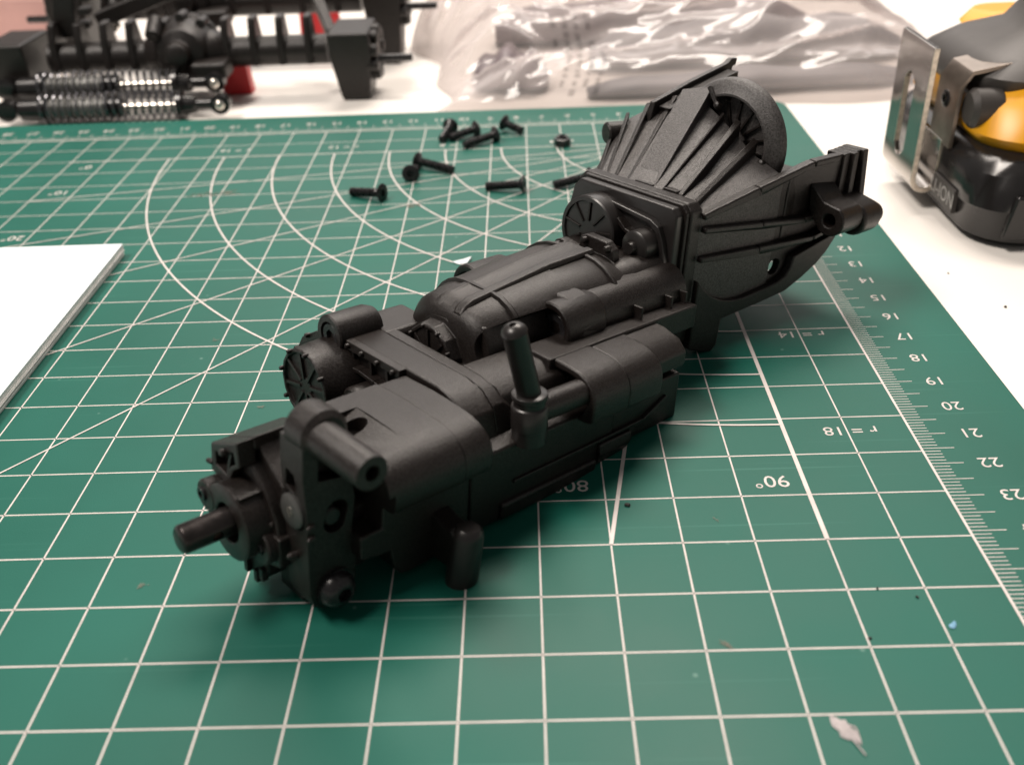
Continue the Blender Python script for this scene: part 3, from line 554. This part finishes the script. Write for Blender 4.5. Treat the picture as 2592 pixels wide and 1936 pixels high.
# stepped shoe at the foot of the broad ribs
G(MB().prism([(-1.80, 3.3), (-1.13, 3.3), (-1.18, 3.50), (-1.72, 3.50)], 1, 12.60, 12.74), 'rib_foot', 'plastic', .02, bell)
G(MB().prism([(-.86, 3.3), (-.46, 3.3), (-.46, 3.52), (-.86, 3.52)], 1, 12.60, 12.78), 'rib_foot', 'plastic', .02, bell)
# gear hump
HC = (-1.06, 4.15)
hump = G(MB().lathe((HC[0], 15.02, HC[1]), (0, 1, 0), [(.36, .02), (.34, 1.06), (.04, 1.09), (.0, 1.12), (.0, 1.17), (.03, 1.20), (.10, 1.38), (.17, 1.48), (.25, 1.52), (.34, 1.52), (.36, 1.0), (.6, .9)], 80), 'gear_hump', 'plastic_coarse', 0, bell, smooth=45)
for k in range(11):
    th = math.radians(-32 + 23 * k); dx, dz = math.cos(th), math.sin(th)
    G(MB().bar((HC[0] + dx * .35, 15.38, HC[1] + dz * .35), (HC[0] + dx * 1.06, 15.38, HC[1] + dz * 1.06), .06, .09, (0, -1, 0)), 'spoke', 'plastic', .01, hump)
    rivet(hump, (HC[0] + dx * 1.0, 15.33, HC[1] + dz * 1.0), (0, -1, 0), .055, .14)
for q in ((-1.36, 15.0, 4.98), (.10, 15.0, 3.92)): rivet(hump, q, (0, -1, .5), .09, .16)
G(MB().bar((-1.72, 15.1, 5.36), (-1.40, 15.05, 5.0), .10, .14, (0, -1, .4)), 'web', 'plastic', .02, bell)
# deck between hump and near wall
G(MB().prism([(-2.6, 2.0), (-2.6, 3.5), (-.6, 3.4), (.3, 3.4), (.78, 3.78), (.78, 2.0)], 1, 15.2, 17.3), 'bell_deck', 'plastic', .04, bell)
# near side wall (splays outwards)
def ww(L): return .30 + max(0, min(L - 12.6, 3.9)) * .19
def wall(poly, t0, t1, name, m='plastic', bevel=.035, parent=None):
    a = [(ww(L) + t0, L, U) for L, U in poly]; b = [(ww(L) + t1, L, U) for L, U in poly]
    return G(MB().loft([a, b]), name, m, bevel, parent or bell)
WP = [(12.60, 3.16), (14.2, 3.60), (15.85, 4.03), (17.0, 4.09), (17.6, 4.09), (17.6, 2.7), (17.15, 2.05), (16.45, 1.46), (15.5, .89), (14.5, .70), (13.5, .53), (13.47, -.14), (13.3, -.30), (12.9, -.20), (12.60, -.08)]
nw = wall(WP, -.22, 0, 'side_wall')
hole = MB().cyl((.2, 15.2, 1.52), (1.4, 15.2, 1.52), .19)
cut(nw, hole, GS)
def rail(pts, wd, hh, name='rib', parent=None):
    r_ = MB()
    for (L0, U0), (L1, U1) in zip(pts, pts[1:]):
        r_.bar((ww(L0) - .02, L0, U0 - wd / 2), (ww(L1) - .02, L1, U1 - wd / 2), hh * 2, wd, (0, 0, 1))
    return G(r_, name, 'plastic', .05, parent or bell)
rail([(12.62, 2.84), (14.4, 2.74), (15.8, 2.66), (16.6, 2.75)], .15, .17)
rail([(12.62, 2.14), (14.4, 2.14), (16.2, 2.16), (16.9, 2.3)], .15, .17)
rail([(12.62, 3.14), (14.2, 3.58), (15.85, 4.01), (16.7, 4.06)], .16, .13)
lo_ = wall([(12.60, 1.66), (12.85, 1.40), (13.1, 1.20), (13.4, 1.06), (13.75, .98), (14.1, .98), (14.45, 1.04), (14.8, 1.10), (15.15, 1.18), (15.42, 1.30), (15.55, 1.50), (15.6, 1.78), (16.9, 2.12), (17.15, 2.05), (16.8, 1.70), (16.45, 1.46), (16.0, 1.16), (15.5, .89), (14.5, .70), (13.5, .53), (13.47, -.14), (13.3, -.30), (12.9, -.20), (12.60, -.08)], -.05, .15, 'lower_flange', bevel=.05)
for o in [c for c in bell.children if c.name.startswith('bell_shell') or c.name.startswith('bell_deck') or c.name.startswith('lower_flange')]: cut(o, MB().cyl((-6, 15.2, 1.52), (1.4, 15.2, 1.52), .17), GS)
# rear flange with ears and dowel tube
G(MB().prism([(.6, 2.3), (1.10, 2.3), (1.10, 4.10), (.6, 4.10)], 1, 16.95, 17.22), 'rear_flange', 'plastic', .03, bell)
G(MB().prism([(.6, 2.3), (1.24, 2.3), (1.20, 4.11), (.6, 4.11)], 1, 17.22, 17.42), 'rear_flange', 'plastic', .03, bell)
G(MB().prism([(.6, 2.3), (1.16, 2.3), (1.13, 4.12), (.6, 4.12)], 1, 17.42, 17.60), 'rear_flange', 'plastic', .02, bell)
G(MB().prism([(.6, 2.2), (1.42, 2.2), (1.22, 4.14), (.6, 4.14)], 1, 17.60, 17.82), 'rear_flange', 'plastic', .03, bell)
G(MB().prism([(-4.0, 1.0), (.9, 2.0), (1.0, 3.6), (-.6, 3.2), (-2.8, 3.2), (-4.0, 3.0)], 1, 17.2, 17.7), 'rear_flange', 'plastic', .05, bell)
earp = [(.85, 3.50)] + [(1.02, 3.40), (1.30, 3.14)] + arc(1.52, 2.74, .39, 55, -150, 12) + [(1.10, 2.62), (.92, 2.9)]
ear = G(MB().prism(earp, 1, 16.0, 16.9), 'mounting_ear', 'plastic', .05, bell)
cut(ear, MB().cyl((1.51, 15.8, 2.73), (1.51, 16.6, 2.73), .155), GS)
G(MB().prism([(.8, 3.2)] + [(1.3, 3.12)] + arc(1.58, 2.64, .42, 60, -140, 12) + [(1.0, 2.4)], 1, 16.88, 17.7), 'mounting_ear', 'plastic', .10, bell)
G(MB().cyl((1.55, 17.6, 2.62), (1.55, 18.1, 2.58), .27, ch=.05), 'dowel_tube', 'plastic', 0, bell)
# far upper flange with hooked tip, and far ear
G(MB().prism([(14.3, 4.25), (14.45, 4.86), (15.8, 5.22), (17.3, 5.56), (17.45, 5.66), (17.68, 5.66), (17.66, 5.50), (17.52, 5.44), (17.48, 4.9), (15.2, 4.3)], 0, -3.02, -2.86), 'far_flange', 'plastic', .03, bell)
G(MB().prism([(14.6, 4.75), (15.8, 5.08), (17.3, 5.42), (17.3, 4.5), (15.0, 4.2)], 0, -2.88, -2.5), 'far_flange', 'plastic', .03, bell)
G(MB().cyl((-3.80, 13.80, 3.99), (-3.45, 14.6, 4.02), .27, ch=.04), 'mounting_ear', 'plastic', 0, bell)

# ============================================================ LOOSE SCREWS AND NUT
def screw(head, tip, label, hz=.0, tz=.0, group=None):
    h = Vector((head[0], head[1], .14 + hz)); t = Vector((tip[0], tip[1], .14 + tz)); d = (t - h).normalized(); L = (t - h).length
    r = empty('socket_screw', (head[0], head[1], 0.01), label, 'screw', group)
    a = MB().lathe(h, d, [(.09, .10, 'hex'), (0, .105, 'hex'), (0, .275), (.015, .30), (.04, .30), (.17, .15), (.19, .14)], 30)
    sh_ = MB(); prof = [(.17, .13)]; y = .24
    while y < L - .05: prof += [(y, .145), (y + .025, .122), (y + .05, .145)]; y += .055
    prof += [(L - .02, .13), (L, .09)]
    sh_.lathe(h, d, prof, 20)
    for mb_, nm in ((a, 'head'), (sh_, 'threaded_shank')):
        o = mb_.build(nm, 'screw_black', None, smooth=35); o.parent = r; o.location = -r.location
    return r
screw((-12.25, -7.28), (-13.35, -6.75), 'black countersunk screw lying farthest from the screw pile, nearest the gearbox nose', hz=.12)
r_ = screw((-11.52, -5.62), (-11.40, -4.75), 'black countersunk screw with its round flat head facing out, beside a longer screw', hz=.12)
screw((-11.42, -4.28), (-10.12, -5.02), 'long black cap screw touching the screw that shows its round head', hz=.10)
screw((-7.72, -6.90), (-8.98, -6.66), 'black countersunk screw lying alone between the arcs, flat head towards the bell housing', hz=.12)
screw((-5.55, -6.35), (-6.80, -6.74), 'black screw half hidden behind the bell housing corner', hz=.12)
screw((-10.45, -0.55), (-10.72, -1.78), 'black screw in the pile, nearest the shock absorbers and pointing away from the rulers', hz=.12)
screw((-9.45, -0.98), (-10.45, -1.62), 'black screw in the pile, lying in the middle across the grid', hz=.12)
screw((-8.72, -1.72), (-9.90, -2.50), 'black screw in the pile, the one nearest the radius arcs', hz=.12)
screw((-8.46, -0.62), (-7.75, -1.12), 'short black screw in the pile with its wide head tilted up', hz=.20)
nut = empty('lock_nut', (-6.34, -2.42, .01), 'small black hex lock nut standing alone on the mat', 'nut')
o = MB().lathe((-6.34, -2.42, .01), (0, 0, 1), [(0, .13), (0, .27, 'hex'), (.24, .27, 'hex'), (.27, .22)], 36).build('nut_body', 'screw_black', None); o.parent = nut; o.location = -nut.location
o = MB().lathe((-6.34, -2.42, .26), (0, 0, 1), [(-.1, .12), (.08, .13), (.09, .19), (.0, .22)], 30).build('nylon_collar', 'screw_black', None); o.parent = nut; o.location = -nut.location

# ============================================================ PORTAL AXLES (behind the mat)
def sub(root, mb_, name, m='plastic', bevel=.06, **k):
    par = root
    o = mb_.build(name, m, None, bevel, **k); o.parent = par
    off = Vector((0, 0, 0)); p = par
    while p: off += p.location; p = p.parent
    o.location = -off; return o
def axle(y, z, xa, xb, label, xd, stub=True, y_box=None):
    r = empty('portal_axle', ((xa + xb) / 2, y, TZ), label, 'axle')
    for x_0, x_1 in ((xa + 1.2, xd - 1.5), (xd + 1.4, xb - 1.2)):
        tb_ = sub(r, MB().cyl((x_0, y, z), (x_1, y, z), .62, n=28), 'axle_tube', 'plastic', 0)
        n = 4
        for k in range(n):
            x = x_0 + (x_1 - x_0) * (k + .35) / n
            sub(tb_, MB().prism([(y - .66, z - .5), (y + .66, z - .5), (y + .66, z + .55), (y + .35, z + 1.45), (y - .35, z + 1.45), (y - .66, z + .55)], 0, x - .16, x + .16), 'rib', 'plastic', .08)
    d = sub(r, MB().lathe((xd, y, z + .1), (0, -1, 0.12), [(-1.6, .9), (-1.3, 1.30), (-.5, 1.42), (-.45, 1.55), (-.15, 1.55), (-.1, 1.40), (.6, 1.30), (1.15, 1.02), (1.3, .55), (1.75, .50), (1.85, .3)], 12), 'differential_housing', 'plastic', .06, smooth=30)
    for k in range(5):
        th = math.radians(20 + 35 * k); sub(d, MB().cyl((xd + 1.42 * math.cos(th), y + .5, z + .1 + 1.42 * math.sin(th)), (xd + 1.42 * math.cos(th), y - .35, z + .1 + 1.42 * math.sin(th)), .2), 'bolt_boss', 'plastic', .03)
    for sx_ in (-1, 1): sub(d, MB().lathe((xd + sx_ * 1.1, y, z), (sx_, 0, 0), [(0, 1.0), (.5, .72), (.6, .66)], 14), 'housing_neck', 'plastic', 0)
    sub(d, MB().box((xd + .5, y - 1.9, z - .75), (xd + 2.0, y - .5, z + .0)), 'pinion_block', 'plastic', .18)
    sub(d, MB().cyl((xd - 1.0, y - 1.2, z + 1.0), (xd - 1.0, y - .4, z + 1.5), .3), 'bolt_boss', 'plastic', .04)
    for x, s in ((xb, 1), (xa, -1)):
        if not s or (s < 0 and xa < -29): pass
        bx_ = sub(r, MB().loft([[(x - .95, y + q * 1.5 - .2, z + .95), (x + .75, y + q * 1.5 - .2, z + .95), (x + .80, y + q * 1.5 - .2, z + .2), (x + .55, y + q * 1.1 - .2, TZ + .02), (x - .65, y + q * 1.1 - .2, TZ + .02), (x - .95, y + q * 1.5 - .2, z + .1)] for q in (-1, 1)]), 'portal_box', 'plastic', .12)
        for k in range(9):
            th = 2 * math.pi * k / 9; yy, zz = y - .2 + 1.15 * math.cos(th), z - .15 + .85 * math.sin(th)
            sub(bx_, MB().cyl((x + s * .5, yy, zz), (x + s * 1.05, yy, zz), .26, ch=.05), 'bolt_boss', 'plastic', 0)
        sub(bx_, MB().cyl((x + s * .5, y - .2, z - .15), (x + s * .95, y - .2, z - .15), .8, ch=.08), 'bearing_cap', 'plastic', 0)
        sub(r, MB().lathe((x + s * .3, y - .55, z - .35), (s, 0, 0), [(0, .45), (.5, .42), (.55, .17), (2.05, .16), (2.1, .12)], 20), 'stub_shaft', 'screw_black', 0)
    return r
axle(6.4, 1.62, -29.1, -14.75, 'black plastic portal axle behind the shock absorbers, in front of another axle', -22.0)
axle(12.2, 2.55, -28.6, -14.0, 'black plastic portal axle farthest back, half cut off, behind a matching axle', -23.2)
def link(p, q, label, r=.28):
    o = MB().cyl(p, q, r, n=16).build('suspension_link', 'plastic', None, .0); c = Vector(p)
    return tag(o, label, 'link')
lk = empty('link_arm', (-27.2, 7.2, 2.9), 'flat black suspension arm standing up from the end of the front axle', 'link')
sub(lk, MB().prism([(-27.9, 2.3), (-26.9, 2.3), (-26.3, 5.6), (-27.2, 5.6)], 1, 6.9, 7.6), 'arm_plate', 'plastic', .08)
for k in range(4): sub(lk, MB().box((-26.6 + k * .12, 6.8, 2.7 + k * .55), (-26.15 + k * .12, 7.3, 3.0 + k * .55)), 'arm_rib', 'plastic', .05)
lk = empty('link_arm', (-16.3, 8.6, 1.7), 'thin black suspension link leaning between the two axles', 'link')
sub(lk, MB().bar((-16.2, 8.6, 1.6), (-17.5, 11, 3.9), .5, .4), 'arm_plate', 'plastic', .08)
lk = empty('link_arm', (-25.0, 9.4, 2.0), 'black suspension arm crossing behind the front axle left of its differential', 'link')
sub(lk, MB().bar((-26.6, 9.3, 2.2), (-22.9, 9.6, 3.4), .8, .7), 'arm_plate', 'plastic', .1)
sub(lk, MB().cyl((-25.9, 9.2, 2.3), (-25.9, 8.7, 2.3), .2), 'ball_stud', 'silver', 0)
o = MB().prism([(-19.0, TZ), (-18.9, 1.35), (-16.9, 1.35), (-16.8, TZ)], 1, 15.2, 15.5).build('red_tray', 'red', None, .05); tag(o, 'red plastic tray edge behind the farthest axle', 'tray')
o = MB().prism([(-20.9, TZ + .01), (-20.8, .95), (-19.7, 1.0), (-19.6, TZ + .01)], 1, 6.6, 7.3).build('red_block', 'red', None, .05); tag(o, 'small red plastic block under the front axle', 'block')
o = MB().prism([(-34.5, TZ + .01), (-34.5, 3.2), (-30.2, 3.0), (-30.0, TZ + .01)], 1, 13.8, 18).build('bundle_wrap', mat('pink_wrap', (.62, .36, .33), .5, noise_scale=30, noise_amt=.2), None, .6, seg=4); tag(o, 'pinkish wrapped bundle behind the left end of the axles', 'bundle')

# ============================================================ SHOCK ABSORBERS
def shock(y, z, xs, label):
    r = empty('shock_absorber', (xs + 4, y, TZ), label, 'shock absorber', None)
    R_ = .60
    pts = []; turns = 19; x_a, x_b = xs + 1.2, xs + 6.9
    for k in range(turns * 16 + 1):
        th = 2 * math.pi * k / 16; pts.append((x_a + (x_b - x_a) * k / (turns * 16), y + R_ * math.cos(th), z + R_ * math.sin(th)))
    sub(r, MB().tube(pts, .052, 7), 'coil_spring', 'chrome', 0)
    bd = sub(r, MB().lathe((xs + .3, y, z), (1, 0, 0), [(0, .3), (.1, .44), (.9, .46), (1.0, .60), (1.2, .60), (1.25, .42)] , 26), 'damper_cap', 'black_gloss', 0)
    pr_ = [(1.3, .40)]
    for k in range(9): pr_ += [(1.35 + .26 * k, .42), (1.50 + .26 * k, .42), (1.52 + .26 * k, .36), (1.60 + .26 * k, .36)]
    sub(r, MB().lathe((xs, y, z), (1, 0, 0), pr_ + [(3.9, .40)], 26), 'damper_body', 'grey_metal', 0)
    sub(r, MB().lathe((xs, y, z), (1, 0, 0), [(3.88, .2), (3.88, .44), (4.5, .44), (4.55, .2)], 26), 'damper_collar', 'black_gloss', 0)
    sub(r, MB().cyl((xs + 4.5, y, z), (xs + 7.2, y, z), .13), 'damper_rod', 'silver', 0)
    sub(r, MB().lathe((xs, y, z), (1, 0, 0), [(6.85, .2), (6.85, .60), (7.05, .60), (7.1, .40), (7.5, .34), (7.6, .22), (8.2, .22)], 26), 'spring_seat', 'black_gloss', 0)
    e_ = sub(r, MB().lathe((xs + 8.55, y - .28, z), (0, 1, 0), [(0, .26), (.04, .40), (.52, .40), (.56, .26)], 26), 'rod_end', 'black_gloss', 0)
    sub(e_, MB().lathe((xs + 8.55, y - .42, z), (0, 1, 0), [(0, .05), (.03, .13), (.14, .22), (.3, .26)], 20), 'pivot_ball', 'silver', 0)
    sub(r, MB().lathe((xs - .2, y - .28, z), (0, 1, 0), [(0, .26), (.04, .42), (.52, .42), (.56, .26)], 26), 'rod_end', 'black_gloss', 0)
    return r
shock(3.05, .38, -28.55, 'black coil-over shock absorber lying at the mat edge in front of another shock')
shock(4.35, .92, -29.0, 'black coil-over shock absorber lying behind and against another shock, under the axle')

# ============================================================ CLEAR PLASTIC BAG
bgr = empty('plastic_bag', (-2, 8, TZ), 'crumpled clear plastic bag with faded black print lying behind the mat', 'plastic bag')
NX, NY = 210, 120
def bag_pt(i, j):
    u = i / NX; v = j / NY
    x = -11.6 + 22.5 * u; y = 2.45 + 19.0 * v
    x += (.9 * math.sin(v * 7) + .5 * math.sin(v * 19)) * (1 - u) * (1 - v * .4) + (v * -1.2) * (1 - u); y += .18 * math.sin(u * 23) * (1 - v)
    edge = min(1, u * 9) ** .7 * min(1, (1 - u) * 6) ** .6 * min(1, v * 4.2 + .0) ** .62 * min(1, (1 - v) * 5) ** .5
    h = (3.3 + 1.1 * v) * edge
    p = Vector((x, y, 0))
    q0 = noise.noise(Vector((x * .08 + .03 * y, y * .34 - .03 * x, 5.5)))
    q1 = noise.noise(Vector((x * .13 + .10 * y, y * .50 - .10 * x, 3.1))); q2 = noise.noise(Vector((x * .42 - .50 * y, y * .34 + .30 * x, 8.2))); q3 = noise.noise(Vector((x * .30 + .2 * y, y * 1.5 - .5 * x, 1.7)))
    lf = max(0, 1 - u * 2.6)
    rid = q0 * 1.2 + (1 - min(1, abs(q1) * 2.6)) * .55 + (1 - min(1, abs(q2) * 2.8)) * (.10 + .75 * lf) + (1 - min(1, abs(q3) * 2.4)) * .13
    return (x, y, TZ + .02 + max(0, h * (.66 + .32 * rid)))
v = [bag_pt(i, j) for j in range(NY + 1) for i in range(NX + 1)]
f = [(j * (NX + 1) + i, j * (NX + 1) + i + 1, (j + 1) * (NX + 1) + i + 1, (j + 1) * (NX + 1) + i) for j in range(NY) for i in range(NX)]
sub(bgr, MB().add(v, f), 'bag_film', 'film', 0, smooth=180)
# faded print on the film: short bars following its surface
prn = MB()
rnd = random.Random(9)
for col in range(4):
    i0 = 47 + col * 4.6
    j = 1.5
    while j < 34:
        ln = rnd.uniform(.7, 1.6); a = i0 + rnd.uniform(0, .3); wdt = rnd.uniform(1.6, 2.4)
        q = [Vector(bag_pt(*s_)) + Vector((0, -.03, .03)) for s_ in ((a, j), (a + wdt, j), (a + wdt, j + ln), (a, j + ln))]
        if rnd.random() < .8: prn.add(q, [(0, 1, 2, 3)])
        j += ln + rnd.uniform(.25, .7)
def mat_ink():
    m = bpy.data.materials.new('faded_print'); m.use_nodes = True; nt = m.node_tree; b = nt.nodes['Principled BSDF']; out = nt.nodes['Material Output']
    b.inputs['Base Color'].default_value = (0.04, 0.035, 0.035, 1); tr = nt.nodes.new('ShaderNodeBsdfTransparent'); mx = nt.nodes.new('ShaderNodeMixShader'); mx.inputs[0].default_value = .32
    nt.links.new(tr.outputs[0], mx.inputs[1]); nt.links.new(b.outputs[0], mx.inputs[2]); nt.links.new(mx.outputs[0], out.inputs[0]); return m
M['fprint'] = mat_ink(); sub(bgr, prn, 'printed_text', 'fprint', 0)
# things inside the bag
def pillow(p, q, rad, flat, name, m, label, cat):
    p = Vector(p); q = Vector(q); d = (q - p).normalized(); sd = Vector((-d.y, d.x, 0)); rings = []
    for k in range(15):
        t_ = k / 14; rr_ = rad * max(.05, math.sin(math.pi * min(1, max(0, t_ * .94 + .03))) ** .35) * (1 + .12 * math.sin(t_ * 17)); c_ = p.lerp(q, t_)
        rings.append([c_ + sd * (rr_ * math.cos(a_)) + Vector((0, 0, rr_ * flat * (1 + math.sin(a_)))) for a_ in [2 * math.pi * i / 18 for i in range(18)]])
    return tag(MB().loft(rings).build(name, m, None, smooth=180), label, cat)
M['mauve'] = mat('mauve_grey', (.16, .13, .14), .5, noise_scale=80, noise_amt=.2)
pillow((-9.8, 6.4, TZ + .05), (-6.6, 6.0, TZ + .05), 1.5, .55, 'grey_lump', 'mauve', 'rounded mauve-grey lump inside the clear bag near its crumpled corner', 'wrapped part')
pillow((-5.0, 4.3, TZ + .05), (9.0, 5.2, TZ + .05), .95, .45, 'grey_sleeve', 'grey_part', 'long grey sleeve inside the clear bag, along the mat edge', 'sleeve')
pillow((-4.6, 9.0, TZ + .05), (9.5, 9.6, TZ + .05), 1.7, .6, 'grey_sleeve', 'grey_part', 'thick grey sleeve inside the clear bag, behind a thinner sleeve', 'sleeve')
pillow((-9.0, 14.0, TZ + .05), (6.5, 14.5, TZ + .05), 1.8, .6, 'grey_sleeve', 'mauve', 'dark grey sleeve deepest inside the clear bag', 'sleeve')
# ============================================================ POWER TOOL
dr = empty('power_tool', (7.5, -8, TZ), 'yellow and black cordless power tool with a steel belt hook beside the mat', 'power tool')
def rbox(x0_, x1_, y0_, y1_, r_):
    return arc(x1_ - r_, y1_ - r_, r_, 0, 90, 6) + arc(x0_ + r_, y1_ - r_, r_, 90, 180, 6) + arc(x0_ + r_, y0_ + r_, r_, 180, 270, 6) + arc(x1_ - r_, y0_ + r_, r_, 270, 360, 6)
def ringz(z, x0_, x1_, y0_, y1_, r_): return [(p[0], p[1], z) for p in rbox(x0_, x1_, y0_, y1_, r_)]
bat = sub(dr, MB().loft([ringz(TZ, 5.1, 12.9, -11.6, -3.6, 1.3), ringz(TZ + .25, 4.75, 13.2, -11.95, -3.3, 1.4), ringz(.75, 4.7, 13.2, -11.95, -3.3, 1.4), ringz(.85, 4.62, 13.3, -12.0, -3.2, 1.4), ringz(1.75, 4.70, 13.3, -11.8, -3.2, 1.4), ringz(2.15, 5.15, 13, -11.2, -3.5, 1.5), ringz(2.25, 5.5, 12.6, -10.8, -3.9, 1.4)]), 'battery', 'black_gloss', 0, smooth=50)
sub(bat, MB().loft([[(5.4, -12.06, .1), (7.6, -12.06, .1), (7.3, -12.06, 1.25), (5.6, -12.06, 1.35)], [(5.4, -11.8, .1), (7.6, -11.8, .1), (7.3, -11.8, 1.25), (5.6, -11.8, 1.35)]]), 'latch', 'black_gloss', .08)
lb = sub(bat, MB().box((4.56, -10.4, .25), (4.72, -8.75, .95)), 'nameplate', 'rubber', .03)
v_, f_2 = text_mesh('LI-ION', .62)
tx = MB().add([(4.545, -9.58 - p[0], .60 + p[1]) for p in v_], f_2)
sub(lb, tx, 'lettering', 'label', 0)
yb = sub(dr, MB().loft([ringz(2.12, 5.25, 12.6, -11.0, -3.8, 1.5), ringz(2.5, 4.95, 12.9, -11.2, -3.5, 1.7), ringz(3.2, 5.15, 12.7, -10.9, -3.8, 1.9), ringz(3.9, 5.8, 12.2, -10.2, -4.4, 1.9)]), 'yellow_housing', 'yellow', 0, smooth=60)
sub(dr, MB().loft([ringz(3.05, 5.2, 12, -9.6, -4.6, 1.5), ringz(3.4, 5.0, 12.0, -9.9, -3.9, 1.6), ringz(3.85, 5.0, 11.8, -10.1, -3.8, 1.8), ringz(4.3, 5.6, 11.4, -9.8, -4.2, 1.9), ringz(4.7, 6.7, 10.6, -9.0, -5.0, 1.6), ringz(5.6, 7.3, 10.0, -8.6, -5.6, 1.2), ringz(9.5, 7.6, 9.8, -8.2, -6.0, 1.0)]), 'rubber_overmould', 'rubber', 0, smooth=60)
sub(dr, MB().loft([ringz(4.1, 6.6, 12.5, -6.0, -2.6, 1.2), ringz(4.5, 6.9, 12.3, -5.8, -2.9, 1.0)]), 'yellow_trim', 'yellow', 0, smooth=60)
sub(dr, MB().cyl((4.85, -9.5, 3.05), (5.8, -9.5, 3.05), .56, ch=.14), 'hook_pad', 'rubber', 0)
# belt hook: bent strip, extruded along y
def strip_solid(path, th, ya, yb_):
    L_, R__ = [], []
    for k, p in enumerate(path):
        a = Vector(path[max(k - 1, 0)]); c = Vector(path[min(k + 1, len(path) - 1)]); d = (c - a).normalized(); n = Vector((-d.y, d.x))
        L_.append(Vector(p) + n * th / 2); R__.append(Vector(p) - n * th / 2)
    poly_ = [tuple(p) for p in L_] + [tuple(p) for p in R__[::-1]]
    return poly_
pth = [(4.02, 4.55), (4.0, 4.3), (3.98, .72)] + arc(4.33, .70, .35, 180, 360, 10) + [(4.68, 1.9)]
poly_ = strip_solid(pth, .17, 0, 0)
hk = sub(dr, MB().prism(poly_, 1, -8.75, -6.05), 'belt_hook', 'nickel', .02)
def edge_faces(o):
    o.data.materials.append(M['nickel_edge'])
    for p in o.data.polygons:
        if abs(p.normal.y) > .9: p.material_index = 1
cut(hk, MB().prism([(p[1], p[0]) for p in [(1.3, -7.75), (1.05, -7.5), (1.0, -7.3), (1.05, -7.1), (1.3, -6.9), (3.3, -6.9), (3.5, -7.1), (3.55, -7.3), (3.5, -7.5), (3.3, -7.75)]], 0, 3.7, 4.2))
sub(dr, MB().prism(strip_solid([(4.68, 1.8), (4.70, 3.55), (4.95, 3.95), (6.0, 4.15)], .13, 0, 0), 1, -9.25, -7.7), 'hook_bracket', 'bracket', .02)
edge_faces(hk)
sub(dr, MB().lathe((4.66, -8.45, 3.05), (-1, 0, 0), [(0, .26), (.06, .25), (.10, .2), (.10, .1, 'hex'), (.03, .1, 'hex')], 24), 'hook_screw', 'screw_black', 0)
